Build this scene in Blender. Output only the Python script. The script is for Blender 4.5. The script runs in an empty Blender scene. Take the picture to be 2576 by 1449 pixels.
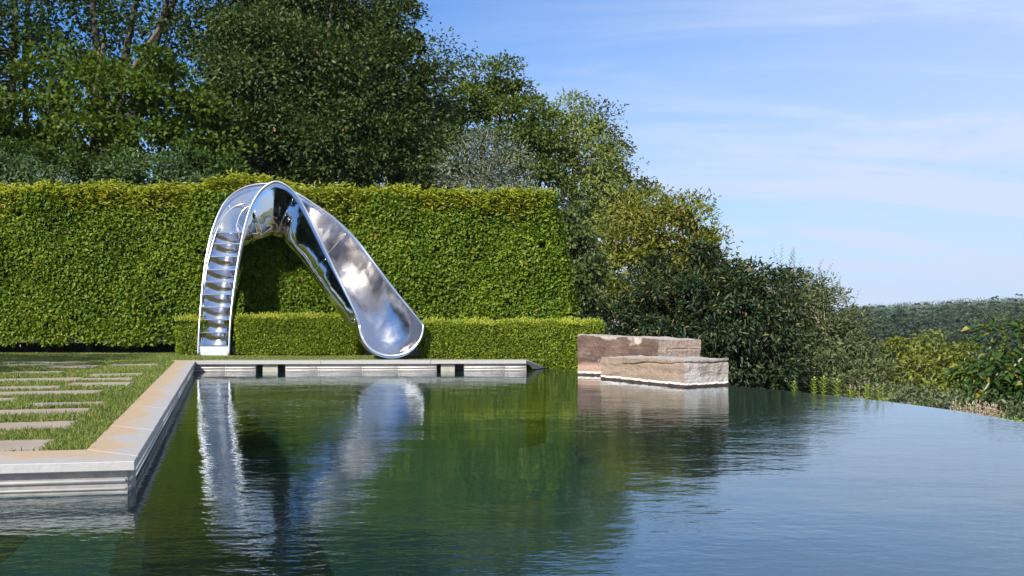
import bpy, bmesh, math, random
import numpy as np
from mathutils import Vector

# ------------------------------------------------------------------ camera, sky, sun, exposure
scene = bpy.context.scene
COL = scene.collection
CAMH = 0.69
FD = 2504.5            # focal length measured in the 2576-px-wide photograph
CX, HY = 1288.0, 785.7
cam = bpy.data.cameras.new('camera')
cam.sensor_width = 36.0
cam.lens = 35.0
cam.shift_y = (HY - 724.5) / 2576.0
cam.clip_start = 0.05
cam.clip_end = 6000
camo = bpy.data.objects.new('camera', cam)
COL.objects.link(camo)
camo.location = (0, 0, CAMH)
camo.rotation_euler = (math.pi / 2, 0, 0)
scene.camera = camo

SUN_EL = 37.0
SUN_ROT = 209.0
w = bpy.data.worlds.new("World")
scene.world = w
w.use_nodes = True
nt = w.node_tree
N, L = nt.nodes, nt.links
bg = N['Background']
sky = N.new('ShaderNodeTexSky')
sky.sky_type = 'NISHITA'
sky.sun_disc = False
sky.sun_elevation = math.radians(SUN_EL)
sky.sun_rotation = math.radians(SUN_ROT)
sky.air_density = 1.0
sky.dust_density = 0.4
sky.ozone_density = 3.0
bg.inputs[1].default_value = 0.088


def mth(nodes, links, op, a, b=None, c=None, clamp=False):
    n = nodes.new('ShaderNodeMath')
    n.operation = op
    n.use_clamp = clamp
    for i, v in enumerate((a, b, c)):
        if v is None:
            continue
        if isinstance(v, (int, float)):
            n.inputs[i].default_value = v
        else:
            links.new(v, n.inputs[i])
    return n.outputs[0]


tc = N.new('ShaderNodeTexCoord')
sep = N.new('ShaderNodeSeparateXYZ')
L.new(tc.outputs['Generated'], sep.inputs[0])
# project the view direction on a flat cloud layer, streaks running to the right
den = mth(N, L, 'MAXIMUM', mth(N, L, 'ADD', sep.outputs[2], 0.16), 0.05)
px = mth(N, L, 'DIVIDE', sep.outputs[0], den)
py = mth(N, L, 'DIVIDE', sep.outputs[1], den)
comb = N.new('ShaderNodeCombineXYZ')
L.new(px, comb.inputs[0])
L.new(py, comb.inputs[1])
mp = N.new('ShaderNodeMapping')
mp.inputs['Rotation'].default_value = (0, 0, math.radians(52))
mp.inputs['Scale'].default_value = (0.40, 1.25, 1)
mp.inputs['Location'].default_value = (3.1, 1.7, 0)
L.new(comb.outputs[0], mp.inputs[0])
n1 = N.new('ShaderNodeTexNoise')
n1.inputs['Scale'].default_value = 1.6
n1.inputs['Detail'].default_value = 8
n1.inputs['Roughness'].default_value = 0.60
n1.inputs['Distortion'].default_value = 0.6
L.new(mp.outputs[0], n1.inputs['Vector'])
mp2 = N.new('ShaderNodeMapping')
mp2.inputs['Scale'].default_value = (0.33, 0.33, 1)
mp2.inputs['Location'].default_value = (0.4, 7.3, 0)
L.new(comb.outputs[0], mp2.inputs[0])
n2 = N.new('ShaderNodeTexNoise')
n2.inputs['Scale'].default_value = 1.0
n2.inputs['Detail'].default_value = 4
L.new(mp2.outputs[0], n2.inputs['Vector'])
streak = N.new('ShaderNodeMapRange')
streak.interpolation_type = 'SMOOTHSTEP'
streak.inputs[1].default_value = 0.40
streak.inputs[2].default_value = 0.70
L.new(n1.outputs['Fac'], streak.inputs[0])
# thin veil that thickens towards the valley side (+x) and the horizon
veil = N.new('ShaderNodeMapRange')
veil.interpolation_type = 'SMOOTHSTEP'
veil.inputs[1].default_value = -0.25
veil.inputs[2].default_value = 0.66
L.new(mth(N, L, 'ADD', mth(N, L, 'MULTIPLY', sep.outputs[0], 0.75), mth(N, L, 'SUBTRACT', 0.34, mth(N, L, 'MULTIPLY', sep.outputs[2], 1.1))), veil.inputs[0])
high = N.new('ShaderNodeMapRange')          # the same veil carries on overhead
high.interpolation_type = 'SMOOTHSTEP'
high.inputs[1].default_value = 0.42
high.inputs[2].default_value = 0.80
high.inputs[4].default_value = 0.55
L.new(sep.outputs[2], high.inputs[0])
cov = mth(N, L, 'MULTIPLY', mth(N, L, 'MAXIMUM', veil.outputs[0], high.outputs[0]), mth(N, L, 'ADD', 0.56, mth(N, L, 'MULTIPLY', n2.outputs['Fac'], 0.44)))
low = N.new('ShaderNodeMapRange')           # summer haze at the horizon, all round
low.interpolation_type = 'SMOOTHSTEP'
low.inputs[1].default_value = 0.26
low.inputs[2].default_value = -0.02
low.inputs[4].default_value = 0.85
L.new(sep.outputs[2], low.inputs[0])
cov = mth(N, L, 'MAXIMUM', cov, low.outputs[0])
cov2 = mth(N, L, 'ADD', cov, mth(N, L, 'MULTIPLY', mth(N, L, 'MULTIPLY', streak.outputs[0], 0.62), mth(N, L, 'ADD', mth(N, L, 'MULTIPLY', veil.outputs[0], 0.8), 0.22)), clamp=True)
tint = N.new('ShaderNodeMixRGB')
tint.blend_type = 'MULTIPLY'
tint.inputs[0].default_value = 1.0
tint.inputs[2].default_value = (0.40, 0.77, 1.20, 1)
L.new(sky.outputs[0], tint.inputs[1])
mixc = N.new('ShaderNodeMixRGB')
mixc.inputs[2].default_value = (4.7, 5.5, 7.1, 1)
L.new(cov2, mixc.inputs[0])
L.new(tint.outputs[0], mixc.inputs[1])
L.new(mixc.outputs[0], bg.inputs[0])

sl = bpy.data.lights.new('sun', 'SUN')
sl.energy = 5.0
sl.angle = math.radians(0.53)
sl.color = (1.0, 0.93, 0.80)
so = bpy.data.objects.new('sun', sl)
COL.objects.link(so)
az = math.radians(SUN_ROT)
el = math.radians(SUN_EL)
sdir = Vector((math.sin(az) * math.cos(el), math.cos(az) * math.cos(el), math.sin(el)))
so.rotation_euler = sdir.to_track_quat('Z', 'Y').to_euler()
so.location = sdir * 60

vs = scene.view_settings
vs.view_transform = 'Standard'
vs.look = 'None'
vs.exposure = 0.68
vs.gamma = 1.0
vs.use_curve_mapping = False
scene.cycles.max_bounces = 10
scene.cycles.glossy_bounces = 6
scene.cycles.transparent_max_bounces = 12
scene.cycles.transmission_bounces = 4
scene.cycles.diffuse_bounces = 3
scene.cycles.sample_clamp_indirect = 8.0
scene.cycles.volume_bounces = 0
scene.cycles.use_denoising = True

rng = np.random.default_rng(7)
random.seed(7)


# ------------------------------------------------------------------ measuring helpers
def D(x, y, d):
    """point seen at (x, y) of the 2576-wide photograph, d metres away"""
    return np.array(((x - CX) / FD * d, d, CAMH - (y - HY) / FD * d))


def G(x, y, z=0.0):
    """point of the horizontal plane z seen at (x, y)"""
    return D(x, y, (CAMH - z) * FD / (y - HY))


def S(x, y, z=0.0):
    return G(x / 1.39752, y / 1.39752, z)


# ------------------------------------------------------------------ object helpers
def tag(o, label=None, cat=None, group=None, kind=None):
    if label: o['label'] = label
    if cat: o['category'] = cat
    if group: o['group'] = group
    if kind: o['kind'] = kind
    return o


def link(name, me, parent=None, mat=None):
    o = bpy.data.objects.new(name, me)
    COL.objects.link(o)
    if mat is not None and me is not None and not me.materials:
        me.materials.append(mat)
    if parent is not None:
        o.parent = parent
    return o


def empty(name, loc=(0, 0, 0)):
    o = bpy.data.objects.new(name, None)
    o.location = loc
    o.empty_display_size = 0.2
    COL.objects.link(o)
    return o


def put(o, parent):
    """parent o, whose mesh is written in world coordinates, to an Empty away from the origin"""
    o.parent = parent
    o.matrix_parent_inverse.identity()
    o.location = Vector(o.location) - Vector(parent.location)
    return o


def mesh_np(name, V, F):
    """fast mesh from an (n,3) vertex array and an (m,k) face array"""
    me = bpy.data.meshes.new(name)
    V = np.asarray(V, dtype=np.float32)
    F = np.asarray(F, dtype=np.int32)
    k = F.shape[1]
    me.vertices.add(len(V))
    me.vertices.foreach_set('co', V.ravel())
    me.loops.add(F.size)
    me.loops.foreach_set('vertex_index', F.ravel())
    me.polygons.add(len(F))
    me.polygons.foreach_set('loop_start', np.arange(0, F.size, k, dtype=np.int32))
    me.polygons.foreach_set('loop_total', np.full(len(F), k, dtype=np.int32))
    me.update(calc_edges=True)
    me.validate()
    return me


def smooth(me, on=True):
    me.polygons.foreach_set('use_smooth', np.full(len(me.polygons), on, dtype=bool))
    return me


def bm_mesh(name, bm):
    me = bpy.data.meshes.new(name)
    bmesh.ops.recalc_face_normals(bm, faces=bm.faces)
    bm.to_mesh(me)
    bm.free()
    return me


def prism(name, poly, z0, z1, bevel=0.0, seg=1):
    """upright prism over a plan polygon"""
    bm = bmesh.new()
    a = [bm.verts.new((p[0], p[1], z0)) for p in poly]
    b = [bm.verts.new((p[0], p[1], z1)) for p in poly]
    n = len(poly)
    bm.faces.new(a)
    bm.faces.new(b)
    for i in range(n):
        bm.faces.new((a[i], a[(i + 1) % n], b[(i + 1) % n], b[i]))
    bmesh.ops.recalc_face_normals(bm, faces=bm.faces)
    if bevel:
        bmesh.ops.bevel(bm, geom=list(bm.edges), offset=bevel, segments=seg, affect='EDGES', profile=0.6)
    return bm_mesh(name, bm)


def tube_geo(pts, radii, n=8, cap=True):
    pts = [np.asarray(p, float) for p in pts]
    m = len(pts)
    if isinstance(radii, (int, float)):
        radii = [radii] * m
    V, F = [], []
    up = np.array((0.13, 0.21, 0.97))
    prev = None
    for i in range(m):
        t = pts[min(i + 1, m - 1)] - pts[max(i - 1, 0)]
        t = t / (np.linalg.norm(t) + 1e-9)
        if prev is None:
            a = np.cross(t, up)
            if np.linalg.norm(a) < 0.1:
                a = np.cross(t, (1, 0, 0))
        else:
            a = prev - t * np.dot(prev, t)
        a = a / np.linalg.norm(a)
        prev = a
        b = np.cross(t, a)
        for j in range(n):
            th = 2 * math.pi * j / n
            V.append(pts[i] + radii[i] * (math.cos(th) * a + math.sin(th) * b))
    for i in range(m - 1):
        for j in range(n):
            F.append((i * n + j, i * n + (j + 1) % n, (i + 1) * n + (j + 1) % n, (i + 1) * n + j))
    if cap:
        V.append(pts[0]); V.append(pts[-1])
        c0, c1 = len(V) - 2, len(V) - 1
        for j in range(n):
            F.append((c0, (j + 1) % n, j, j))
            F.append((c1, (m - 1) * n + j, (m - 1) * n + (j + 1) % n, (m - 1) * n + j))
    return V, F


class MB:
    """collects tubes, boxes and free polygons into one mesh"""

    def __init__(self):
        self.V, self.F = [], []

    def add(self, V, F):
        o = len(self.V)
        self.V.extend([tuple(v) for v in V])
        for f in F:
            g = []
            for i in f:
                if i + o not in g:
                    g.append(i + o)
            self.F.append(g)
        return self

    def tube(self, pts, r, n=8, cap=True):
        return self.add(*tube_geo(pts, r, n, cap))

    def mesh(self, name, sm=False):
        me = bpy.data.meshes.new(name)
        me.from_pydata(self.V, [], self.F)
        me.update()
        if sm:
            smooth(me)
        return me


def spline(P, n):
    """Catmull-Rom through the rows of P, n samples"""
    P = np.asarray(P, float)
    m = len(P)
    out = []
    for t in np.linspace(0, m - 1, n):
        i = min(int(t), m - 2)
        u = t - i
        p0 = P[i - 1] if i > 0 else 2 * P[0] - P[1]
        p1, p2 = P[i], P[i + 1]
        p3 = P[i + 2] if i + 2 < m else 2 * P[-1] - P[-2]
        out.append(0.5 * (2 * p1 + (p2 - p0) * u + (2 * p0 - 5 * p1 + 4 * p2 - p3) * u * u + (3 * p1 - p0 - 3 * p2 + p3) * u ** 3))
    return np.array(out)


# ------------------------------------------------------------------ materials
def mat_new(name):
    m = bpy.data.materials.new(name)
    m.use_nodes = True
    n = m.node_tree.nodes
    return m, n, m.node_tree.links, n['Principled BSDF'], n['Material Output']


def ramp(n, stops):
    r = n.new('ShaderNodeValToRGB')
    e = r.color_ramp.elements
    while len(e) < len(stops):
        e.new(0.5)
    for el_, (p, c) in zip(e, stops):
        el_.position = p
        el_.color = (*c, 1)
    return r


def leaf_mat(name, cols, rough=0.45, trans=0.30, spec=0.35, tcol=None, fleck=None):
    m, n, l, p, out = mat_new(name)
    g = n.new('ShaderNodeNewGeometry')
    k = len(cols)
    r = ramp(n, [(i / (k - 1), c) for i, c in enumerate(cols)])
    # neighbouring branches differ a little, single leaves more
    tc_ = n.new('ShaderNodeTexCoord')
    ns = n.new('ShaderNodeTexNoise')
    ns.inputs['Scale'].default_value = 1.1
    ns.inputs['Detail'].default_value = 2
    l.new(tc_.outputs['Object'], ns.inputs['Vector'])
    f = mth(n, l, 'ADD', mth(n, l, 'MULTIPLY', g.outputs['Random Per Island'], 0.62), mth(n, l, 'MULTIPLY', mth(n, l, 'SUBTRACT', ns.outputs['Fac'], 0.22), 0.70), clamp=True)
    l.new(f, r.inputs[0])
    col = r.outputs[0]
    if fleck:
        gt = mth(n, l, 'GREATER_THAN', mth(n, l, 'FRACT', mth(n, l, 'MULTIPLY', g.outputs['Random Per Island'], 37.0)), 1 - fleck[0])
        mx = n.new('ShaderNodeMixRGB')
        l.new(gt, mx.inputs[0])
        l.new(col, mx.inputs[1])
        mx.inputs[2].default_value = (*fleck[1], 1)
        col = mx.outputs[0]
    l.new(col, p.inputs['Base Color'])
    p.inputs['Roughness'].default_value = rough
    p.inputs['Specular IOR Level'].default_value = spec
    tr = n.new('ShaderNodeBsdfTranslucent')
    mul = n.new('ShaderNodeMixRGB')
    mul.blend_type = 'MULTIPLY'
    mul.inputs[0].default_value = 1
    mul.inputs[2].default_value = (*(tcol or (1.6, 1.5, 0.6)), 1)
    l.new(col, mul.inputs[1])
    l.new(mul.outputs[0], tr.inputs[0])
    mx2 = n.new('ShaderNodeMixShader')
    mx2.inputs[0].default_value = trans
    l.new(p.outputs[0], mx2.inputs[1])
    l.new(tr.outputs[0], mx2.inputs[2])
    l.new(mx2.outputs[0], out.inputs[0])
    return m


def noisy(name, c1, c2, scale=6, rough=0.8, detail=6, bump=0.0, bscale=40, c3=None, metallic=0.0, spec=0.4):
    m, n, l, p, out = mat_new(name)
    t = n.new('ShaderNodeTexCoord')
    ns = n.new('ShaderNodeTexNoise')
    ns.inputs['Scale'].default_value = scale
    ns.inputs['Detail'].default_value = detail
    ns.inputs['Roughness'].default_value = 0.6
    l.new(t.outputs['Object'], ns.inputs['Vector'])
    st = [(0.32, c1), (0.68, c2)] if c3 is None else [(0.28, c1), (0.5, c2), (0.72, c3)]
    r = ramp(n, st)
    l.new(ns.outputs['Fac'], r.inputs[0])
    l.new(r.outputs[0], p.inputs['Base Color'])
    p.inputs['Roughness'].default_value = rough
    p.inputs['Metallic'].default_value = metallic
    p.inputs['Specular IOR Level'].default_value = spec
    if bump:
        nb = n.new('ShaderNodeTexNoise')
        nb.inputs['Scale'].default_value = bscale
        nb.inputs['Detail'].default_value = 6
        l.new(t.outputs['Object'], nb.inputs['Vector'])
        b = n.new('ShaderNodeBump')
        b.inputs['Strength'].default_value = bump
        b.inputs['Distance'].default_value = 0.02
        l.new(nb.outputs['Fac'], b.inputs['Height'])
        l.new(b.outputs[0], p.inputs['Normal'])
    return m


M = {}
M['soil'] = noisy('soil', (0.045, 0.032, 0.02), (0.10, 0.075, 0.045), 9, 0.95, bump=0.6, bscale=30)
M['turf_soil'] = noisy('turf_soil', (0.05, 0.055, 0.02), (0.13, 0.10, 0.05), 5, 0.95, bump=0.6, bscale=30)
M['meadow'] = noisy('meadow', (0.03, 0.05, 0.015), (0.07, 0.09, 0.03), 0.15, 0.95)
M['flagstone'] = noisy('flagstone', (0.25, 0.195, 0.145), (0.29, 0.24, 0.195), 2.2, 0.85, bump=0.25, bscale=24, c3=(0.30, 0.265, 0.235))
M['bark'] = noisy('bark', (0.06, 0.045, 0.035), (0.16, 0.12, 0.09), 14, 0.95, bump=0.8, bscale=20)
M['pale_bark'] = noisy('pale_bark', (0.16, 0.12, 0.085), (0.34, 0.27, 0.20), 10, 0.9, bump=0.5, bscale=20)
M['dark_bark'] = noisy('dark_bark', (0.025, 0.02, 0.017), (0.06, 0.048, 0.04), 12, 0.95)
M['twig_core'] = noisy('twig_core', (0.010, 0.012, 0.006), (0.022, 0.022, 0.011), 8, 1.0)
M['plaster'] = noisy('dark_plaster', (0.0025, 0.017, 0.021), (0.004, 0.025, 0.030), 1.3, 0.9)
M['step_plaster'] = noisy('step_plaster', (0.008, 0.026, 0.026), (0.012, 0.038, 0.038), 2.5, 0.9)
M['edge_shade'] = noisy('painted_edge_shade', (0.002, 0.004, 0.002), (0.004, 0.007, 0.004), 2.0, 0.9)
M['wallstone'] = noisy('wall_stone', (0.20, 0.175, 0.165), (0.29, 0.26, 0.245), 12, 0.8, bump=0.2)
M['panelstone'] = noisy('panel_stone', (0.26, 0.25, 0.20), (0.36, 0.345, 0.29), 10, 0.85, bump=0.2)
M['rail'] = noisy('pale_ripple_light_rail', (0.55, 0.53, 0.50), (0.68, 0.66, 0.62), 8, 0.35)
M['slot'] = noisy('slot', (0.04, 0.036, 0.03), (0.08, 0.07, 0.06), 8, 0.9)
M['weir'] = noisy('weir_stone', (0.025, 0.026, 0.028), (0.06, 0.06, 0.06), 9, 0.5)

# bluestone coping: grey-blue slab with a tan-stained outer side
m, n, l, p, out = mat_new('coping_stone')
t = n.new('ShaderNodeTexCoord')
uvn = n.new('ShaderNodeUVMap')
uvn.uv_map = 'across'
sp = n.new('ShaderNodeSeparateXYZ')
l.new(uvn.outputs[0], sp.inputs[0])
ns = n.new('ShaderNodeTexNoise')
mpn = n.new('ShaderNodeMapping')
mpn.inputs['Scale'].default_value = (1.0, 1.0, 1.0)
l.new(t.outputs['Object'], mpn.inputs[0])
ns.inputs['Scale'].default_value = 3.2
ns.inputs['Detail'].default_value = 5
ns.inputs['Distortion'].default_value = 0.8
l.new(mpn.outputs[0], ns.inputs['Vector'])
edge = mth(n, l, 'ADD', sp.outputs[0], mth(n, l, 'MULTIPLY', mth(n, l, 'SUBTRACT', ns.outputs['Fac'], 0.5), 1.5))
r = ramp(n, [(0.36, (0.40, 0.295, 0.19)), (0.54, (0.385, 0.32, 0.25)), (0.72, (0.345, 0.33, 0.325))])
l.new(edge, r.inputs[0])
ns2 = n.new('ShaderNodeTexNoise')
ns2.inputs['Scale'].default_value = 26
ns2.inputs['Detail'].default_value = 6
l.new(t.outputs['Object'], ns2.inputs['Vector'])
hv = n.new('ShaderNodeMixRGB')
hv.blend_type = 'MULTIPLY'
hv.inputs[0].default_value = 0.35
l.new(r.outputs[0], hv.inputs[1])
r2 = ramp(n, [(0.3, (0.72, 0.72, 0.72)), (0.7, (1, 1, 1))])
l.new(ns2.outputs['Fac'], r2.inputs[0])
l.new(r2.outputs[0], hv.inputs[2])
l.new(hv.outputs[0], p.inputs['Base Color'])
p.inputs['Roughness'].default_value = 0.75
b = n.new('ShaderNodeBump')
b.inputs['Strength'].default_value = 0.15
b.inputs['Distance'].default_value = 0.02
l.new(ns2.outputs['Fac'], b.inputs['Height'])
l.new(b.outputs[0], p.inputs['Normal'])
M['coping'] = m


def steel(name, rough, col, wav=0.0, smear=0.0):
    m, n, l, p, out = mat_new(name)
    p.inputs['Base Color'].default_value = (*col, 1)
    p.inputs['Metallic'].default_value = 1
    p.inputs['Roughness'].default_value = rough
    t = n.new('ShaderNodeTexCoord')
    if wav:
        ns = n.new('ShaderNodeTexNoise')
        ns.inputs['Scale'].default_value = 1.7
        ns.inputs['Detail'].default_value = 2
        l.new(t.outputs['Object'], ns.inputs['Vector'])
        b = n.new('ShaderNodeBump')
        b.inputs['Strength'].default_value = wav
        b.inputs['Distance'].default_value = 0.08
        l.new(ns.outputs['Fac'], b.inputs['Height'])
        l.new(b.outputs[0], p.inputs['Normal'])
    if smear:
        ns3 = n.new('ShaderNodeTexNoise')
        ns3.inputs['Scale'].default_value = 5
        ns3.inputs['Detail'].default_value = 2.5
        ns3.inputs['Distortion'].default_value = 1.0
        l.new(t.outputs['Object'], ns3.inputs['Vector'])
        rr = n.new('ShaderNodeMapRange')
        rr.inputs[1].default_value = 0.35
        rr.inputs[2].default_value = 0.75
        rr.inputs[3].default_value = rough
        rr.inputs[4].default_value = rough + smear
        l.new(ns3.outputs['Fac'], rr.inputs[0])
        l.new(rr.outputs[0], p.inputs['Roughness'])
    return m


M['mirror'] = steel('polished_steel', 0.03, (0.63, 0.62, 0.63), 0.22, 0.06)
M['satin'] = steel('satin_steel', 0.12, (0.66, 0.645, 0.645), 0.32, 0.12)
M['tube_steel'] = steel('rim_steel', 0.28, (0.80, 0.81, 0.84))
M['step_steel'] = steel('step_steel', 0.07, (0.76, 0.75, 0.76), 0.2, 0.08)
M['kick_steel'] = steel('kick_steel', 0.42, (0.86, 0.85, 0.85))

# water: Fresnel mirror over a tinted clear body, wind ripples as relief
m, n, l, p, out = mat_new('pool_water')
n.remove(p)
t = n.new('ShaderNodeTexCoord')


def wave(scale, sx, sy, rot, detail):
    mp_ = n.new('ShaderNodeMapping')
    mp_.inputs['Scale'].default_value = (sx, sy, 1)
    mp_.inputs['Rotation'].default_value = (0, 0, math.radians(rot))
    l.new(t.outputs['Object'], mp_.inputs[0])
    q = n.new('ShaderNodeTexNoise')
    q.inputs['Scale'].default_value = scale
    q.inputs['Detail'].default_value = detail
    q.inputs['Roughness'].default_value = 0.5
    l.new(mp_.outputs[0], q.inputs['Vector'])
    return q.outputs['Fac']


w1 = wave(1.8, 0.6, 1.0, 12, 2)
w2 = wave(13.0, 0.7, 1.15, -14, 3)
w3 = wave(38, 0.8, 1.2, 25, 2)
patch = n.new('ShaderNodeMapRange')
patch.inputs[1].default_value = 0.38
patch.inputs[2].default_value = 0.66
patch.inputs[3].default_value = 0.25
patch.inputs[4].default_value = 1.0
l.new(wave(0.35, 1.0, 1.0, 40, 2), patch.inputs[0])
hsum = mth(n, l, 'ADD', mth(n, l, 'MULTIPLY', w1, 0.0068), mth(n, l, 'MULTIPLY', mth(n, l, 'ADD', mth(n, l, 'MULTIPLY', w2, 0.0031), mth(n, l, 'MULTIPLY', w3, 0.00045)), patch.outputs[0]))
b = n.new('ShaderNodeBump')
b.inputs['Strength'].default_value = 1.0
b.inputs['Distance'].default_value = 1.0
l.new(hsum, b.inputs['Height'])
gg = n.new('ShaderNodeNewGeometry')
dt = n.new('ShaderNodeVectorMath')
dt.operation = 'DOT_PRODUCT'
l.new(gg.outputs['Incoming'], dt.inputs[0])
l.new(b.outputs[0], dt.inputs[1])
cosi = mth(n, l, 'ABSOLUTE', dt.outputs['Value'])
refl = mth(n, l, 'ADD', 0.05, mth(n, l, 'MULTIPLY', 0.95, mth(n, l, 'POWER', mth(n, l, 'SUBTRACT', 1.0, cosi, clamp=True), 4.0)), clamp=True)
gl = n.new('ShaderNodeBsdfGlossy')
gl.inputs['Roughness'].default_value = 0.015
gl.inputs['Color'].default_value = (0.88, 0.95, 0.98, 1)
l.new(b.outputs[0], gl.inputs['Normal'])
tp = n.new('ShaderNodeBsdfTransparent')
tp.inputs['Color'].default_value = (0.55, 0.82, 0.80, 1)
mx = n.new('ShaderNodeMixShader')
l.new(refl, mx.inputs[0])
l.new(tp.outputs[0], mx.inputs[1])
l.new(gl.outputs[0], mx.inputs[2])
l.new(mx.outputs[0], out.inputs[0])
M['water'] = m

# foliage
M['hedge'] = leaf_mat('hornbeam_leaf', [(0.020, 0.048, 0.004), (0.075, 0.138, 0.008), (0.14, 0.215, 0.013), (0.27, 0.305, 0.026)], 0.42, 0.30, 0.18, fleck=(0.004, (0.30, 0.16, 0.06)))
M['hedge_new'] = leaf_mat('hornbeam_new_leaf', [(0.13, 0.185, 0.013), (0.25, 0.29, 0.022), (0.37, 0.38, 0.045)], 0.5, 0.33, 0.3, fleck=(0.01, (0.40, 0.24, 0.08)))
M['box'] = leaf_mat('box_leaf', [(0.10, 0.165, 0.018), (0.19, 0.265, 0.025), (0.32, 0.36, 0.04)], 0.4, 0.28, 0.18)
M['box_new'] = leaf_mat('box_new_leaf', [(0.25, 0.30, 0.03), (0.40, 0.41, 0.05)], 0.45, 0.3, 0.3)
M['oak'] = leaf_mat('oak_leaf', [(0.014, 0.030, 0.007), (0.030, 0.056, 0.012), (0.058, 0.088, 0.020), (0.125, 0.15, 0.05)], 0.42, 0.20, 0.16, fleck=(0.002, (0.24, 0.12, 0.06)))
M['maple_light'] = leaf_mat('light_maple_leaf', [(0.022, 0.046, 0.006), (0.060, 0.104, 0.010), (0.125, 0.18, 0.018)], 0.5, 0.30, 0.14)
M['tall_leaf'] = leaf_mat('tall_tree_leaf', [(0.016, 0.032, 0.008), (0.034, 0.062, 0.012), (0.06, 0.095, 0.018)], 0.5, 0.25, 0.12)
M['maple'] = leaf_mat('maple_leaf', [(0.035, 0.060, 0.012), (0.075, 0.11, 0.02), (0.145, 0.18, 0.035)], 0.45, 0.25, 0.16)
M['ash'] = leaf_mat('ash_leaf', [(0.085, 0.125, 0.025), (0.17, 0.215, 0.05), (0.28, 0.31, 0.095)], 0.45, 0.30, 0.16)
M['dark_oak'] = leaf_mat('red_oak_leaf', [(0.03, 0.044, 0.012), (0.065, 0.08, 0.02), (0.12, 0.125, 0.035)], 0.45, 0.22, 0.16, fleck=(0.03, (0.16, 0.09, 0.03)))
M['silver'] = leaf_mat('silver_leaf', [(0.07, 0.09, 0.055), (0.14, 0.165, 0.105), (0.24, 0.26, 0.19)], 0.5, 0.15, 0.3, tcol=(1.2, 1.25, 0.9))
M['shade_shrub'] = leaf_mat('green_shrub_leaf', [(0.022, 0.050, 0.010), (0.045, 0.088, 0.016), (0.085, 0.135, 0.03)], 0.5, 0.2, 0.12)
M['grey_shrub'] = leaf_mat('grey_shrub_leaf', [(0.035, 0.075, 0.024), (0.07, 0.12, 0.045), (0.125, 0.17, 0.085)], 0.5, 0.2, 0.14)
M['sapling'] = leaf_mat('sapling_leaf', [(0.035, 0.06, 0.016), (0.075, 0.11, 0.028), (0.135, 0.17, 0.05)], 0.45, 0.25, 0.28)
M['scarlet'] = leaf_mat('scarlet_oak_leaf', [(0.05, 0.08, 0.012), (0.14, 0.165, 0.022), (0.30, 0.29, 0.055)], 0.40, 0.28, 0.2, fleck=(0.02, (0.25, 0.16, 0.05)))
M['glossy'] = leaf_mat('glossy_shrub_leaf', [(0.010, 0.022, 0.008), (0.020, 0.038, 0.013), (0.036, 0.056, 0.018)], 0.42, 0.14, 0.26, fleck=(0.05, (0.13, 0.12, 0.025)))
M['glossy_top'] = leaf_mat('glossy_shrub_new_leaf', [(0.05, 0.07, 0.012), (0.11, 0.12, 0.018), (0.18, 0.165, 0.028)], 0.4, 0.22, 0.4)
M['olive'] = leaf_mat('olive_shrub_leaf', [(0.042, 0.058, 0.020), (0.092, 0.112, 0.042), (0.17, 0.19, 0.09)], 0.48, 0.18, 0.25, tcol=(1.3, 1.35, 0.8))
M['olive_top'] = leaf_mat('olive_shrub_new_leaf', [(0.10, 0.13, 0.05), (0.20, 0.23, 0.12)], 0.48, 0.22, 0.4, tcol=(1.3, 1.35, 0.8))
M['yellow'] = leaf_mat('yellow_shrub_leaf', [(0.085, 0.115, 0.014), (0.145, 0.17, 0.022), (0.22, 0.225, 0.035)], 0.45, 0.3, 0.35)
M['near_shrub'] = leaf_mat('near_shrub_leaf', [(0.016, 0.042, 0.008), (0.034, 0.075, 0.012), (0.065, 0.115, 0.018)], 0.36, 0.28, 0.45, fleck=(0.10, (0.24, 0.20, 0.025)))
M['bramble'] = leaf_mat('bramble_leaf', [(0.04, 0.06, 0.03), (0.085, 0.11, 0.05), (0.16, 0.18, 0.09)], 0.5, 0.2, 0.35)
M['weed'] = leaf_mat('weed_leaf', [(0.20, 0.27, 0.04), (0.34, 0.40, 0.08)], 0.5, 0.3, 0.3)
M['dry'] = leaf_mat('dry_stalk', [(0.26, 0.19, 0.12), (0.42, 0.33, 0.24), (0.52, 0.42, 0.33)], 0.7, 0.2, 0.2, tcol=(1, 1, 1))
M['purple'] = noisy('thistle_flower', (0.28, 0.06, 0.36), (0.40, 0.12, 0.48), 30, 0.8)
M['grass'] = leaf_mat('grass_blade', [(0.070, 0.130, 0.022), (0.145, 0.215, 0.040), (0.25, 0.285, 0.08)], 0.5, 0.3, 0.3, fleck=(0.10, (0.34, 0.25, 0.12)))
M['conifer'] = leaf_mat('pine_needles', [(0.014, 0.032, 0.012), (0.030, 0.056, 0.018), (0.056, 0.084, 0.026)], 0.6, 0.1, 0.25, tcol=(1, 1.1, 0.8))
M['far_leaf'] = leaf_mat('far_leaf', [(0.024, 0.046, 0.010), (0.052, 0.082, 0.018), (0.095, 0.12, 0.032)], 0.6, 0.15, 0.25)


# ------------------------------------------------------------------ leaves and crowns
def unit(a):
    return a / (np.linalg.norm(a, axis=1, keepdims=True) + 1e-9)


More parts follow.
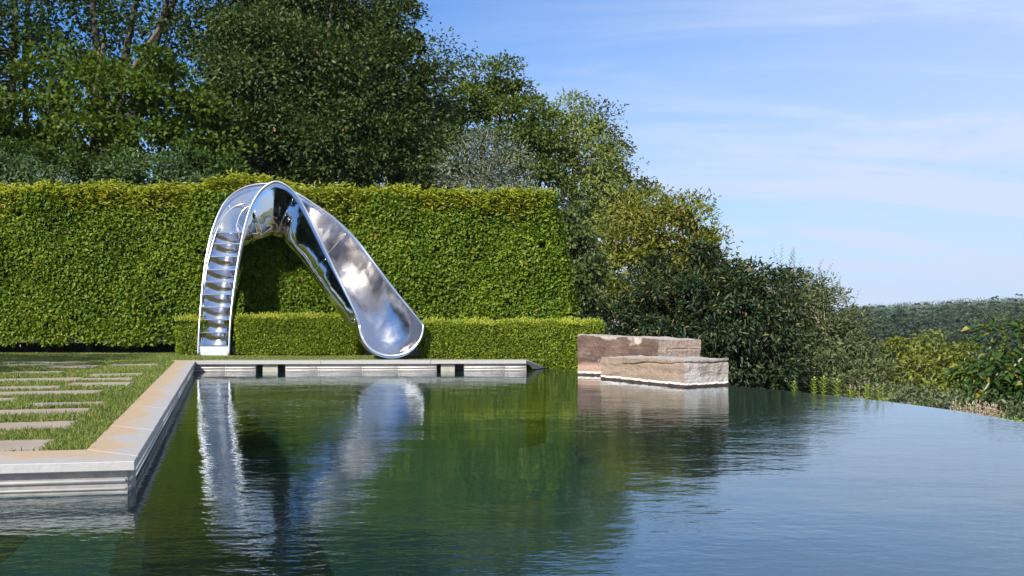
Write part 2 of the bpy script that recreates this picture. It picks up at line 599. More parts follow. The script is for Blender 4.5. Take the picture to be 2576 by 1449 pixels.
def leaf_geo(C, dirs, nrm, length, width, fold=0.25, droop=0.0):
    """kite-shaped folded leaves; C base points, dirs tip directions, nrm facing"""
    k = len(C)
    dirs = unit(dirs)
    side = unit(np.cross(dirs, nrm))
    nn = np.cross(side, dirs)
    Lh = np.asarray(length).reshape(-1, 1) * np.ones((k, 1))
    Wd = np.asarray(width).reshape(-1, 1) * np.ones((k, 1))
    tip = C + dirs * Lh - nn * Lh * droop
    mid = C + dirs * Lh * 0.45
    a = mid + side * Wd * 0.5 + nn * Wd * fold
    c = mid - side * Wd * 0.5 + nn * Wd * fold
    V = np.stack((C, a, tip, c), axis=1).reshape(-1, 3)
    i = np.arange(k) * 4
    F = np.concatenate((np.stack((i, i + 1, i + 2), 1), np.stack((i, i + 2, i + 3), 1)), 0)
    return V, F


def leaf_object(name, V, F, mat, parent):
    o = link(name, mesh_np(name, V, F), None, mat)
    if parent is not None:
        put(o, parent)
    o['kind'] = 'stuff'
    return o


def lobes_from(px, far=1.0):
    """[(x, y, radius, distance)] measured on the photograph -> ellipsoids in metres"""
    out = []
    for (x, y, r, d) in px:
        d = d * far
        rr = r / FD * d
        c = D(x, y, d)
        out.append((c, np.array((rr, rr * 0.9, rr * 0.92))))
    return out


def crown_clusters(lobes, n, inner=0.55, gap=0.0):
    vol = np.array([r[0] * r[1] + r[0] * r[2] for c, r in lobes])
    m_ = n * (4 if gap else 1)
    pick = rng.choice(len(lobes), m_, p=vol / vol.sum())
    u = unit(rng.normal(size=(m_, 3)))
    rad = inner + (1 - inner) * rng.random(m_) ** 0.6
    # uneven outline: push some directions out and others in
    ph = rng.random(6) * 6.28
    bump_ = 1 + 0.13 * np.sin(u[:, 0] * 5 + ph[0] + pick) + 0.11 * np.sin(u[:, 2] * 7 + ph[1] + pick * 2.1) + 0.08 * rng.normal(size=m_)
    C0 = np.array([lobes[i][0] for i in pick])
    R0 = np.array([lobes[i][1] for i in pick])
    P_ = C0 + u * R0 * (rad * bump_)[:, None]
    if not gap:
        return P_, u
    # boughs keep their distance, so gaps stay between them
    kept = []
    for i in range(m_):
        if len(kept) >= n:
            break
        if kept and (np.abs(P_[kept] - P_[i]).sum(1) < gap * 1.5).any() and (((P_[kept] - P_[i]) ** 2).sum(1) < gap * gap).any():
            continue
        kept.append(i)
    return P_[kept], u[kept]


def foliage(lobes, n_cl, per, size, ln, wd, up=0.6, outw=0.7, rnd=0.6, droop=0.15, inner=0.55, flat=0.62, fold=0.2, hang=0.1, gap=0.0, stray=0.22, core=0.0):
    C, u = crown_clusters(lobes, n_cl, inner, gap if gap else size * 1.08)
    n_cl = len(C)
    k = n_cl * per
    cc = np.repeat(C, per, 0)
    uu = np.repeat(u, per, 0)
    sz = np.repeat(size * (0.65 + 0.7 * rng.random(n_cl)), per)
    d_ = unit(rng.normal(size=(k, 3)) + np.array((0, 0, 0.35)) + uu * 0.4)
    rr = rng.random(k) ** 0.45
    rr = np.where(rng.random(k) < stray, 0.9 + 0.45 * rng.random(k), rr)
    off = d_ * (rr * sz)[:, None] * np.array((1, 1, flat))
    P_ = cc + off
    dirs = d_ * 0.8 + uu * 0.3 + rng.normal(size=(k, 3)) * 0.5 - np.array((0, 0, hang))
    nrm = np.array((0, 0, up)) + uu * outw * 0.6 + d_ * 0.5 + rng.normal(size=(k, 3)) * rnd
    s = 0.7 + 0.6 * rng.random(k)
    V, F = leaf_geo(P_, dirs, nrm, ln * s, wd * s, fold, droop)
    if core:                      # foliage deep inside the crown, always in the shade of the outer boughs
        vol_ = np.array([r[0] * r[1] for c, r in lobes])
        pk = rng.choice(len(lobes), int(n_cl * core * 45), p=vol_ / vol_.sum())
        k2 = len(pk)
        Pi = np.array([lobes[i][0] for i in pk]) + unit(rng.normal(size=(k2, 3))) * np.array([lobes[i][1] for i in pk]) * (0.15 + 0.5 * rng.random((k2, 1)))
        V2, F2 = leaf_geo(Pi, rng.normal(size=(k2, 3)), rng.normal(size=(k2, 3)), ln * 1.9, wd * 2.1, fold, droop)
        F = np.concatenate((F, F2 + len(V)))
        V = np.concatenate((V, V2))
    return (V, F), C


def limbs(mb, base, r0, targets, n=7, wob=0.12, n8=6):
    base = np.asarray(base, float)
    for tgt in targets:
        tgt = np.asarray(tgt, float)
        k = n
        pts, rad = [], []
        for i in range(k):
            f = i / (k - 1)
            p_ = base + (tgt - base) * f
            p_[2] += math.sin(f * math.pi) * 0.08 * np.linalg.norm(tgt - base)
            if 0 < i < k - 1:
                p_ += rng.normal(size=3) * wob * np.linalg.norm(tgt - base) / k
            pts.append(p_)
            rad.append(max(0.006, r0 * (1 - f) ** 0.9 + 0.004))
        mb.tube(pts, rad, n8)


def tree(name, label, cat, base, lobes, leaf, n_cl, per, size, ln, wd, bark='bark', trunk_r=0.18, n_limbs=14, trunks=None, group=None, extra=None, **kw):
    base = np.array(base, float)
    base[2] = float(terrain_z(base[0], base[1])) - 0.05
    root = empty(name, base)
    tag(root, label, cat, group)
    (V, F), C = foliage(lobes, n_cl, per, size, ln, wd, **kw)
    leaf_object('crown', V, F, M[leaf], root)
    mb = MB()
    cen = np.mean([c for c, r in lobes], axis=0)
    if trunks is None:
        top = np.array((base[0] * 0.5 + cen[0] * 0.5, base[1] * 0.5 + cen[1] * 0.5, cen[2]))
        pts = spline([base, base * 0.6 + top * 0.4 + rng.normal(size=3) * (0.1, 0.1, 0), top], 8)
        mb.tube(pts, [trunk_r * (1 - 0.6 * i / 7) for i in range(8)], 9)
        forks = [pts[3], pts[5], pts[7]]
        fr_ = [trunk_r * 0.5, trunk_r * 0.42, trunk_r * 0.35]
    else:
        forks, fr_ = [], []
        for tr_ in trunks:
            pts = spline([np.asarray(q[0]) for q in tr_], 14)
            rad = np.interp(np.linspace(0, len(tr_) - 1, 14), range(len(tr_)), [q[1] for q in tr_])
            mb.tube(pts, list(rad), 9)
            for q in (6, 9, 12):
                forks.append(pts[q])
                fr_.append(rad[q] * 0.45)
    o = link('trunk', mb.mesh('trunk', True), None, M[bark])
    put(o, root)
    if n_limbs:
        idx = rng.choice(len(C), min(n_limbs, len(C)), replace=False)
        for i in idx:
            ds = [np.linalg.norm(C[i] - f) for f in forks]
            j = int(np.argmin(ds))
            mb = MB()
            limbs(mb, forks[j], fr_[j], [C[i]])
            put(link('branch', mb.mesh('branch', True), None, M[bark]), root)
    return root


# ------------------------------------------------------------------ pool plan (metres)
ZW = -0.15
near_in = S(474, 1621)                 # pool-side corner of the coping, near end
far_in = S(687, 1270.5)                # pool-side corner, far end
near_out = S(285, 1597)
far_out = S(619, 1266.5)
un = near_in - S(0, 1633)
un /= np.linalg.norm(un)               # along the near coping
near_left = near_in - un * 6.0
near_left_out = near_out - un * 6.0
far_r_in = S(1850, 1265.0) + np.array((0, -0.24, 0))
far_r_out = S(1845, 1262.5)
far_in = np.array((far_in[0], far_in[1], 0))
ua = far_r_in - far_in
far_len = np.linalg.norm(ua)
ua /= far_len
edge_px = [(1362, 926.5), (1452, 933), (1640, 950), (1832, 969.4), (2010, 986.5), (2190, 1006), (2390, 1032), (2576, 1063)]
edge = [G(x, y, ZW) for x, y in edge_px]
edge += [np.array((4.12, 5.2, ZW)), np.array((4.22, 3.0, ZW)), np.array((4.2, 0.0, ZW)), np.array((4.0, -3.0, ZW))]
edge_c = spline(edge, 90)


def side_of_edge(x, y):
    """positive outside the infinity edge (valley side)"""
    pts = edge_c[:, :2]
    p_ = np.stack((x, y), -1)[..., None, :]
    a, b_ = pts[:-1], pts[1:]
    ab = b_ - a
    tt = np.clip(((p_ - a) * ab).sum(-1) / (ab ** 2).sum(-1), 0, 1)
    q = a + tt[..., None] * ab
    dd = np.linalg.norm(p_ - q, axis=-1)
    i = dd.argmin(-1)
    dmin = np.take_along_axis(dd, i[..., None], -1)[..., 0]
    sg = ab[i, 0] * (p_[..., 0, 1] - a[i, 1]) - ab[i, 1] * (p_[..., 0, 0] - a[i, 0])
    return np.where(sg > 0, dmin, -dmin)


def terrain_z(x, y):
    x = np.asarray(x, float)
    y = np.asarray(y, float)
    t_ = (x - 0.9) * 0.92 + (y - 14.5) * 0.39      # away from the terrace, towards the valley
    t2 = (x - 4.6)
    t_ = np.where(y < 9, np.maximum(t_, t2), t_)
    z = -0.06 - 1.0 * np.clip(t_ / 2.2, 0, 1) ** 1.2
    fall = np.clip(t_ - 2.2, 0, 170)
    z = z - 0.135 * fall
    yy = np.clip(y - 36, 0, 170)
    z = np.where(t_ < 2.2, z - 0.13 * yy, np.minimum(z, -1 - 0.13 * yy))
    z = np.maximum(z, -24 + 0.8 * np.sin(x * 0.02) + 0.5 * np.sin(y * 0.03))
    r = np.hypot(x, y)
    hill = -24 + 9.0 * np.clip((r - 200) / 330, 0, 1) ** 1.1
    hill = hill + np.where(r > 640, 11.0 * np.clip((r - 640) / 420, 0, 1) ** 1.2, 0)
    hill = hill + np.clip((x / np.maximum(r, 1) - 0.40), -0.4, 0.4) * np.clip((r - 230) / 300, 0, 1) * 58
    hill = hill + np.clip((r - 220) / 200, 0, 1) * (2.2 * np.sin(x * 0.017 + 1) + 1.8 * np.sin(y * 0.013 + x * 0.008))
    return np.where(r > 200, np.maximum(hill, z * 0 - 24), z)


# ground sheet: fine near the terrace, coarse far away, cut out where the pool is
def axis_steps(lo, hi, mid0, mid1, fine, coarse_n):
    a = lo + (mid0 - lo) * (1 - np.linspace(1, 0, coarse_n, endpoint=False) ** 2.2)
    b_ = np.arange(mid0, mid1, fine)
    c = mid1 + (hi - mid1) * np.linspace(0, 1, coarse_n) ** 2.2
    return np.concatenate((a, b_, c))


xs = axis_steps(-540, 940, -14, 16, 0.5, 60)
ys = axis_steps(-180, 1300, -10, 24, 0.5, 60)
XX, YY = np.meshgrid(xs, ys)
ZZ = terrain_z(XX, YY)
# keep the ground well below the pool basin
inpool = (side_of_edge(XX.ravel(), YY.ravel()).reshape(XX.shape) < 0.35) & (XX > -8) & (YY > -6) & (YY < 14.75)
ZZ = np.where(inpool, -2.2, ZZ)
# the lawn terrace gets its own sheet; sink the terrain below it
ZZ = np.where((XX < 0.6) & (YY < 34) & ~inpool, ZZ - 0.06, ZZ)
ZZ = np.where((XX > -0.3) & (XX < 4) & (YY > 13.4) & (YY < 17.4) & ~inpool, ZZ - 0.38, ZZ)
V = np.stack((XX.ravel(), YY.ravel(), ZZ.ravel()), 1)
nx, ny = len(xs), len(ys)
ii = (np.arange(ny - 1)[:, None] * nx + np.arange(nx - 1)[None, :]).ravel()
F = np.stack((ii, ii + 1, ii + nx + 1, ii + nx), 1)
terrain = link('hillside', smooth(mesh_np('hillside', V, F)), None, M['meadow'])
tag(terrain, 'dark green ground falling from the terrace to the wooded valley', kind='structure')

# ------------------------------------------------------------------ pool basin
basin = empty('pool_basin', (0, 0, 0))
tag(basin, 'dark plastered pool basin under the water', kind='structure')
inset = 0.04
nl = np.array((-un[1], un[0], 0))             # away from the camera, normal of the near coping
side_v = (far_in - near_in)
side_v /= np.linalg.norm(side_v)
wn = near_in + nl * inset - un * inset         # wall corner near
wf = far_in + np.array((-inset, inset, 0))
wfr = far_r_in + np.array((0, inset, 0))
w_nl = near_left + nl * inset
ZF = -1.25


def wall_strip(name, a, b_, z0, z1, th, mat, parent, out):
    """vertical slab from a to b; 'out' points away from the water"""
    o_ = np.asarray(out, float)
    poly = [a, b_, b_ + o_ * th, a + o_ * th]
    o = link(name, prism(name, poly, z0, z1), parent, mat)
    return o


left_out = np.array((-side_v[1], side_v[0], 0))
far_out_n = np.array((-ua[1], ua[0], 0))
TOP = -0.046
ZU = -0.157                                     # below the water line the walls are dark plaster
for z0_, z1_, mt_ in ((ZU, TOP, 'wallstone'), (ZF, ZU, 'plaster')):
    link('side_wall', prism('side_wall', [wn, wf, wf + left_out * 0.2, wn + nl * 0.3 - un * 0.12], z0_, z1_), basin, M[mt_])
    wall_strip('near_wall', w_nl, wn, z0_, z1_, 0.2, M[mt_], basin, nl)
wall_strip('far_wall', wf, wfr, ZF, ZU, 0.2, M['plaster'], basin, far_out_n)
WEIR0 = G(1362, 926.5, ZW)
link('far_wall', prism('far_wall', [wfr + ua * 0.003, WEIR0 + np.array((0.05, -0.04, 0)), WEIR0 + np.array((0.2, 0.25, 0)), wfr + ua * 0.003 + far_out_n * 0.2], ZF, ZU + 0.015), basin, M['plaster'])
# far wall: three lengths with two skimmer openings between them
slots = [(899, 1003), (1535, 1631)]


def far_t(px_):
    """distance along the far wall of photograph column px_ (3600-wide)"""
    k = (px_ - 1800) / 3500.0
    # point wf + ua*t with x/y = k
    return (k * wf[1] - wf[0]) / (ua[0] - k * ua[1])


ends = [0.0]
for a_, b_ in slots:
    ends += [far_t(a_), far_t(b_)]
ends.append(np.linalg.norm(wfr - wf))
for i in range(0, 6, 2):
    wall_strip('far_wall', wf + ua * ends[i], wf + ua * ends[i + 1], ZU, TOP, 0.2, M['wallstone'], basin, far_out_n)
for i, (a_, b_) in enumerate(slots):
    t0, t1 = far_t(a_), far_t(b_)
    s_ = link('skimmer_niche', prism('skimmer_niche', [wf + ua * t0 + far_out_n * 0.16, wf + ua * t1 + far_out_n * 0.16, wf + ua * t1 + far_out_n * 0.2, wf + ua * t0 + far_out_n * 0.2], ZU, TOP), basin, M['slot'])
    ta, tb = ((far_t(923), far_t(976)) if i == 0 else (far_t(1550), far_t(1599)))
    link('skimmer_panel', prism('skimmer_panel', [wf + ua * ta + far_out_n * 0.01, wf + ua * tb + far_out_n * 0.01, wf + ua * tb + far_out_n * 0.05, wf + ua * ta + far_out_n * 0.05], -0.156, -0.055, 0.003), s_, M['panelstone'])


def half_ripple_rail(name, a, b_, z, r, out, parent, joints):
    """half-round pale rail on a wall, also standing in for ripple-light bands, in lengths with collars at the joints"""
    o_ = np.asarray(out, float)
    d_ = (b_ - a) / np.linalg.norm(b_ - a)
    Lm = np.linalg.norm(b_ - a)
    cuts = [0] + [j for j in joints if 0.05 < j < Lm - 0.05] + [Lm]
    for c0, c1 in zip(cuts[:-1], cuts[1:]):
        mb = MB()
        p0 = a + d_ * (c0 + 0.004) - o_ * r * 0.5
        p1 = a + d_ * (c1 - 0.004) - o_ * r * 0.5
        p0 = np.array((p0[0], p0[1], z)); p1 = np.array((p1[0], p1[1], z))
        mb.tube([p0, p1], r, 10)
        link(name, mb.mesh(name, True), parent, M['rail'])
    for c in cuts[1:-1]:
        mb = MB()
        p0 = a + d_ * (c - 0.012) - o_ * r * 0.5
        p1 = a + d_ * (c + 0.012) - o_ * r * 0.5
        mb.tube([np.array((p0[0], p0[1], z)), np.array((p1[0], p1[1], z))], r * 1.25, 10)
        link('ripple_light_rail_collar', mb.mesh('ripple_light_rail_collar', True), parent, M['rail'])


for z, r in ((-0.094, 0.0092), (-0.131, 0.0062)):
    half_ripple_rail('ripple_light_rail', w_nl, wn - un * 0.004, z, r, nl, basin, [2.2])  # near-wall rails stand in for bands of sun thrown up by the ripples
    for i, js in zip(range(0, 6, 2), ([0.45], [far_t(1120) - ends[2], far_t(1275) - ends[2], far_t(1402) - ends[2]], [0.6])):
        half_ripple_rail('ripple_light_rail', wf + ua * (ends[i] + 0.006), wf + ua * (ends[i + 1] - 0.006), z, r, far_out_n, basin, js)
    half_ripple_rail('ripple_light_rail', wn + side_v * 0.02, wf - side_v * 0.02, z, r, left_out, basin, [2.4, 4.8, 7.2])

floor_poly = [w_nl + (-1, -8, 0), np.array((4.4, -7, 0)), np.array((4.4, 6, 0)), np.array((2.8, 12, 0)), np.array((0.3, 15.1, 0)), wf + (-0.1, 0.1, 0), wn + (-0.1, 0, 0), w_nl + (-1, 0.1, 0)]
link('floor', prism('floor', floor_poly, ZF - 0.1, ZF), basin, M['plaster'])
# shallow submerged step in front of the terrace corner, with two dark bands painted in for its shaded edges
ZS = -0.30
zb = ZS + 0.004


def Sb(x, y):
    return S(x, y, zb)


b0, b1, b2, b3 = Sb(444, 1803), Sb(520, 1803), Sb(492, 2040), Sb(376, 2040)
d1 = (b2 - b1) / np.linalg.norm(b2 - b1)
q0 = wn + un * 0.0
st_poly = [w_nl - nl * 0.004, wn - nl * 0.004 - un * 0.02, b1 + d1 * 0.32 - un * 0.03, b2 + d1 * 2.2 - un * 0.03, w_nl - nl * 3.2]
stp = link('submerged_step', prism('submerged_step', st_poly, ZF + 0.002, ZS), basin, M['step_plaster'])


def step_shade_band(P4):
    link('step_shade_band', prism('step_shade_band', P4, zb - 0.012, zb), stp, M['edge_shade'])


step_shade_band([b0, b1 + un * 0.0, b2 + d1 * 2.0, b3 + (b3 - b0) / np.linalg.norm(b3 - b0) * 2.0])
e0_, e1_, e2_, e3_ = Sb(85, 1800), Sb(165, 1822), Sb(-60, 2040), Sb(-330, 2040)
step_shade_band([e0_, e1_, e2_, e3_])

# infinity-edge wall
ec = edge_c.copy()
tg = np.gradient(ec, axis=0)
tg = tg / np.linalg.norm(tg, axis=1, keepdims=True)
nr = np.stack((-tg[:, 1], tg[:, 0], np.zeros(len(tg))), 1)      # towards the valley
V, F = [], []
prof = [(0.0, ZF), (0.0, ZW - 0.012), (0.035, ZW - 0.006), (0.09, ZW - 0.016), (0.10, ZW - 0.06), (0.14, -1.6)]
for i in range(len(ec)):
    for a_, z in prof:
        q = ec[i] + nr[i] * a_
        V.append((q[0], q[1], z))
k = len(prof)
for i in range(len(ec) - 1):
    for j in range(k - 1):
        F.append((i * k + j, (i + 1) * k + j, (i + 1) * k + j + 1, i * k + j + 1))
me = bpy.data.meshes.new('weir_wall')
me.from_pydata(V, [], F)
wo = link('weir_wall', me, None, M['weir'])
tag(wo, 'thin dark curved lip of the infinity edge', kind='structure')

# water sheet
wpoly = [tuple(q + nr[i] * 0.02) for i, q in enumerate(ec)]
wpts = [(p_[0], p_[1]) for p_ in wpoly]
ring = wpts + [(-9.0, -3.0), (w_nl[0] - 0.0, w_nl[1] + 0.02), (wn[0] - 0.02, wn[1] + 0.02), (wf[0] - 0.02, wf[1] + 0.12), (wfr[0], wfr[1] + 0.1)]
bm = bmesh.new()
f_ = bm.faces.new([bm.verts.new((x, y, ZW)) for x, y in ring])
bmesh.ops.triangulate(bm, faces=[f_])
me = bpy.data.meshes.new('pool_water')
bm.to_mesh(me)
bm.free()
for q in me.polygons:
    if q.normal.z < 0:
        q.flip()
water = link('pool_water', me, None, M['water'])
tag(water, 'dark rippled pool water running to an infinity edge', kind='structure')

# coping slabs
coping = empty('pool_coping', (0, 0, 0))
tag(coping, 'grey and tan stone coping round the pool', kind='structure')


def coping_slab(poly, across, z0=TOP + 0.001, z1=0.0):
    """across: plan polygon values 0 (lawn side) .. 1 (pool side) per corner"""
    me = prism('coping_stone', poly, z0, z1, 0.004)
    uv = me.uv_layers.new(name='across')
    P_ = np.array([(q[0], q[1]) for q in poly])
    A = np.array(across, float)
    for lp in me.loops:
        v = me.vertices[lp.vertex_index].co
        dd = 1.0 / (((P_ - np.array((v.x, v.y))) ** 2).sum(1) + 1e-5)
        uv.data[lp.index].uv = (float((dd * A).sum() / dd.sum()), 0)
    return link('coping_stone', me, coping, M['coping'])


def lerp(a, b_, f):
    return a + (b_ - a) * f


# side run: joints measured on the photograph
cuts = [0.0, 0.018, 0.13, 0.27, 0.43, 0.60, 0.80, 1.0]
g_ = 0.0022 / np.linalg.norm(far_in - near_in)
for a_, b_ in zip(cuts[:-1], cuts[1:]):
    if b_ < 0.02:
        continue
    coping_slab([lerp(near_in, far_in, a_ + g_), lerp(near_in, far_in, b_ - g_), lerp(near_out, far_out, b_ - g_), lerp(near_out, far_out, a_ + g_)], (1, 1, 0, 0))
nbi = lerp(near_in, far_in, 0.018 - g_)
nbo = lerp(near_out, far_out, 0.018 - g_)
# near run
s_ = near_in - un * 1.35
s_o = nbo - un * 1.35
coping_slab([s_, near_in, nbi, nbo, s_o], (1, 1, 0.9, 0.1, 0.0))
coping_slab([near_left, s_ - un * 0.004, s_o - un * 0.004, nbo - un * 6.0], (1, 1, 0, 0))
# far run
fo = [far_out + (0.0, 0.0, 0), far_r_out]
fcuts = [0.0, far_t(1120) / far_len, far_t(1505) / far_len, 1.0]
for a_, b_ in zip(fcuts[:-1], fcuts[1:]):
    p0 = lerp(far_in, far_r_in, a_) + ua * 0.002
    p1 = lerp(far_in, far_r_in, b_) - ua * 0.002
    p2 = p1 + np.array((0, 0.36, 0))
    p3 = p0 + np.array((0, 0.36, 0))
    if a_ == 0.0:
        p3 = far_out + side_v * 0.004 + np.array((0, 0.03, 0))
        p3 = np.array((far_in[0] + 0.005, p2[1] - 0.02, 0))
    coping_slab([p0, p1, p2, p3], (0.85, 0.85, 0.7, 0.7))
# the corner block that closes the side run behind the far corner
coping_slab([far_in + (0.0, 0.004, 0), np.array((far_in[0] + 0.0, far_in[1] + 0.34, 0)), np.array((far_out[0] - 0.06, far_in[1] + 0.34, 0)), far_out + (0, 0.006, 0)], (0.8, 0.7, 0.1, 0.1))
# mitred end that ramps down to the weir
e0 = far_r_in + ua * 0.003
e1 = far_r_in + np.array((0, 0.36, 0)) + ua * 0.003
tip0 = G(1362, 926.0, ZW + 0.01)
tip1 = tip0 + np.array((0.05, 0.16, 0))
bm = bmesh.new()
vt = [bm.verts.new(q) for q in ((e0[0], e0[1], 0), (e1[0], e1[1], 0), (tip1[0], tip1[1], ZW + 0.015), (tip0[0], tip0[1], ZW + 0.012))]
vb = [bm.verts.new(q) for q in ((e0[0], e0[1], TOP), (e1[0], e1[1], TOP), (tip1[0], tip1[1], ZW - 0.05), (tip0[0], tip0[1], ZW - 0.05))]
bm.faces.new(vt); bm.faces.new(vb)
for i in range(4):
    bm.faces.new((vt[i], vt[(i + 1) % 4], vb[(i + 1) % 4], vb[i]))
me = bm_mesh('coping_stone', bm)
uv = me.uv_layers.new(name='across')
for q in uv.data:
    q.uv = (0.8, 0)
link('coping_stone', me, coping, M['coping'])

# ------------------------------------------------------------------ lawn
ZL = -0.022
lawn_poly = [near_left_out + (-8, 0, 0), nbo - un * 6.0, nbo, far_out, np.array((far_out[0] - 0.06, far_in[1] + 0.345, 0)), np.array((far_in[0], far_in[1] + 0.365, 0)), far_r_in + (0.0, 0.37, 0), np.array((0.25, 16.2, 0)), np.array((0.9, 22, 0)), np.array((0.9, 34, 0)), np.array((-30, 34, 0)), np.array((-30, near_left[1] - 1, 0))]
lawn = link('lawn', prism('lawn', lawn_poly, -0.5, ZL), None, M['turf_soil'])
tag(lawn, 'lawn terrace with flagstones set in the turf', kind='structure')
udir = np.array((0.9667, 0.2560, 0))
vdir = np.array((-0.2560, 0.9667, 0))
slabs = []                         # (corner, length, depth)
rows_px = [  # back-right corner (zoom px of the lawn crop), left end x, depth
    (690, 1185, -500, 0.50), (965, 972, 330, 0.48), (1150, 822, -500, 0.48), (1290, 748, 640, 0.40), (285, 708, -500, 0.44),
    (1230, 620, -300, 0.46), (760, 571, 190, 0.40), (980, 482, 40, 0.52), (1560, 528, 1140, 0.42), (1575, 480, 1230, 0.36),
    (1700, 428, 1280, 0.44), (780, 402, 70, 0.46), (1170, 337, 820, 0.50), (660, 322, 340, 0.46), (150, 334, -400, 0.5),
    (1840, 318, 1340, 0.42), (570, 289, 370, 0.42), (1050, 296, 760, 0.4), (2010 - 200, 372, 1500, 0.0)]
for (xr, y, xl, dep) in rows_px:
    if dep == 0:
        continue
    sx, sy = xr * 0.3037, 1180 + y * 0.3037
    c = S(sx, sy)
    cl = S(max(xl, -700) * 0.3037, sy + 1)
    ln = float(np.dot(c - cl, udir))
    slabs.append((c, max(ln, 0.6), dep))
# further rows outside the frame on the left
for i in range(7):
    c = S(-260, 1560 - i * 38)
    slabs.append((c, 1.4, 0.48))
for i, (c, ln, dep) in enumerate(slabs):
    q = [c - vdir * dep, c, c - udir * ln, c - udir * ln - vdir * dep]
    q = [p_ + rng.normal(size=3) * 0.012 for p_ in q]
    if i == 4:
        pass
    link('flagstone', prism('flagstone', q, -0.06, -0.004 + rng.normal() * 0.002, 0.006), lawn, M['flagstone'])


def in_slab(P_, grow=-0.02):
    hit = np.zeros(len(P_), bool)
    for (c, ln, dep) in slabs:
        dx = (P_[:, :2] - c[:2]) @ udir[:2]
        dy = (P_[:, :2] - c[:2]) @ vdir[:2]
        hit |= (dx < grow * 1.0) & (dx > -ln - grow) & (dy < grow) & (dy > -dep - grow)
    return hit


def in_poly(P_, poly):
    x, y = P_[:, 0], P_[:, 1]
    c = np.zeros(len(P_), bool)
    n_ = len(poly)
    for i in range(n_):
        x0, y0 = poly[i][0], poly[i][1]
        x1, y1 = poly[(i + 1) % n_][0], poly[(i + 1) % n_][1]
        cond = (y0 > y) != (y1 > y)
        c ^= cond & (x < (x1 - x0) * (y - y0) / (y1 - y0 + 1e-12) + x0)
    return c


def blades(P_, h, wd, lean):
    k = len(P_)
    d_ = unit(np.concatenate((rng.normal(size=(k, 2)) * lean, np.ones((k, 1))), 1))
    nrm = rng.normal(size=(k, 3))
    nrm[:, 2] *= 0.3
    return leaf_geo(P_, d_, nrm, h, wd, 0.05, rng.random((k, 1)) * 0.35)


grass_poly = [near_left_out + (-3, 0, 0) + nl * 0.01, nbo - un * 4 + nl * 0.012, nbo + nl * 0.012, far_out + (-0.015, 0, 0), np.array((far_out[0] - 0.07, far_in[1] + 0.36, 0)), np.array((far_in[0], far_in[1] + 0.38, 0)), far_r_in + (0.1, 0.38, 0), np.array((0.75, 15.25, 0)), np.array((-3.6, 16.6, 0)), np.array((-6.0, 17.2, 0)), np.array((-11.5, 17.4, 0)), np.array((-11.5, 5, 0))]
cand = []
for (y0, y1, dens) in ((4.2, 6.2, 9000), (6.2, 8.5, 6000), (8.5, 12, 3600), (12, 17.4, 2200)):
    xlo = -0.56 * y1 - 0.4
    xhi = 0.8 if y1 > 14 else 0
    k = int((xhi - xlo) * (y1 - y0) * dens)
    cand.append(np.stack((rng.uniform(xlo, xhi, k), rng.uniform(y0, y1, k), np.full(k, ZL)), 1))
P_ = np.concatenate(cand)
P_ = P_[in_poly(P_, grass_poly)]
P_ = P_[~in_slab(P_, -0.028)]
# thin, bare patches
th_ = np.sin(P_[:, 0] * 3.1) * np.sin(P_[:, 1] * 2.3 + P_[:, 0]) + rng.normal(size=len(P_)) * 0.5
P_ = P_[th_ > -1.0]
hh = (0.026 + 0.030 * rng.random(len(P_))) * (0.85 + 0.25 * np.sin(P_[:, 0] * 1.7 + 1) * np.sin(P_[:, 1] * 1.1))
hh = hh * np.where(P_[:, 1] > 13.5, 0.62, 1.0)
V, F = blades(P_, hh, np.where(P_[:, 1] > 9, 0.010, 0.0058), 0.55)
go = leaf_object('lawn_grass', V, F, M['grass'], None)
tag(go, 'short patchy grass growing between the flagstones', 'grass', kind='stuff')

# ------------------------------------------------------------------ tall clipped hedge
HY0 = 17.42


def hedge_bulge(x, z):
    return 0.05 * np.sin(x * 1.9 + z * 0.8) + 0.04 * np.sin(x * 4.1 + 1.3) * np.sin(z * 3.2) + 0.03 * np.sin(z * 6.0 + x * 2.2)


HT = 2.81
hx0 = -10.8


def hedge_right(z):
    return 1.075 - 0.405 * np.clip((z - 0.3) / 2.5, 0, 1) ** 1.4


hedge = empty('clipped_hedge', (-4.8, HY0 + 0.5, 0))
tag(hedge, 'tall clipped leafy hedge standing as a green wall behind the slide', 'hedge')
k = 140000
X_ = rng.uniform(hx0, 1.1, k)
Z_ = rng.uniform(0.12, HT, k)
keep = (X_ < hedge_right(Z_) + 0.03 * rng.normal(size=k)) & ~((X_ < -5.2) & (Z_ < 0.17 + 0.06 * np.sin(X_ * 5) + 0.06 * rng.normal(size=k)))
for _ in range(70):           # hollows where the clipping opened the twigs
    hx, hz_, hr = rng.uniform(hx0, 1.0), rng.uniform(0.1, 2.6) ** 1.0, 0.03 + 0.07 * rng.random()
    keep &= ~((((X_ - hx) / 1.5) ** 2 + (Z_ - hz_) ** 2 < hr * hr) & (rng.random(k) < 0.85))
X_, Z_ = X_[keep], Z_[keep]
k = len(X_)
Yo = HY0 + hedge_bulge(X_, Z_) + np.abs(rng.normal(size=k)) * (0.09 + 0.05 * np.sin(X_ * 2.7 + Z_ * 3.9) * np.sin(Z_ * 5.3 - X_ * 1.3)) - 0.06 + 0.03 * (Z_ / HT)
Cc = np.stack((X_, Yo, Z_), 1)
dirs = np.stack((rng.normal(size=k) * 0.8, -0.45 + rng.normal(size=k) * 0.3, -0.35 + rng.normal(size=k) * 0.55), 1)
nrm = np.stack((rng.normal(size=k) * 0.7, np.full(k, -0.65), 0.55 + rng.normal(size=k) * 0.6), 1)
s = 0.7 + 0.8 * rng.random(k) ** 1.5
V1, F1 = leaf_geo(Cc, dirs, nrm, 0.058 * s, 0.038 * s, 0.16, 0.2)
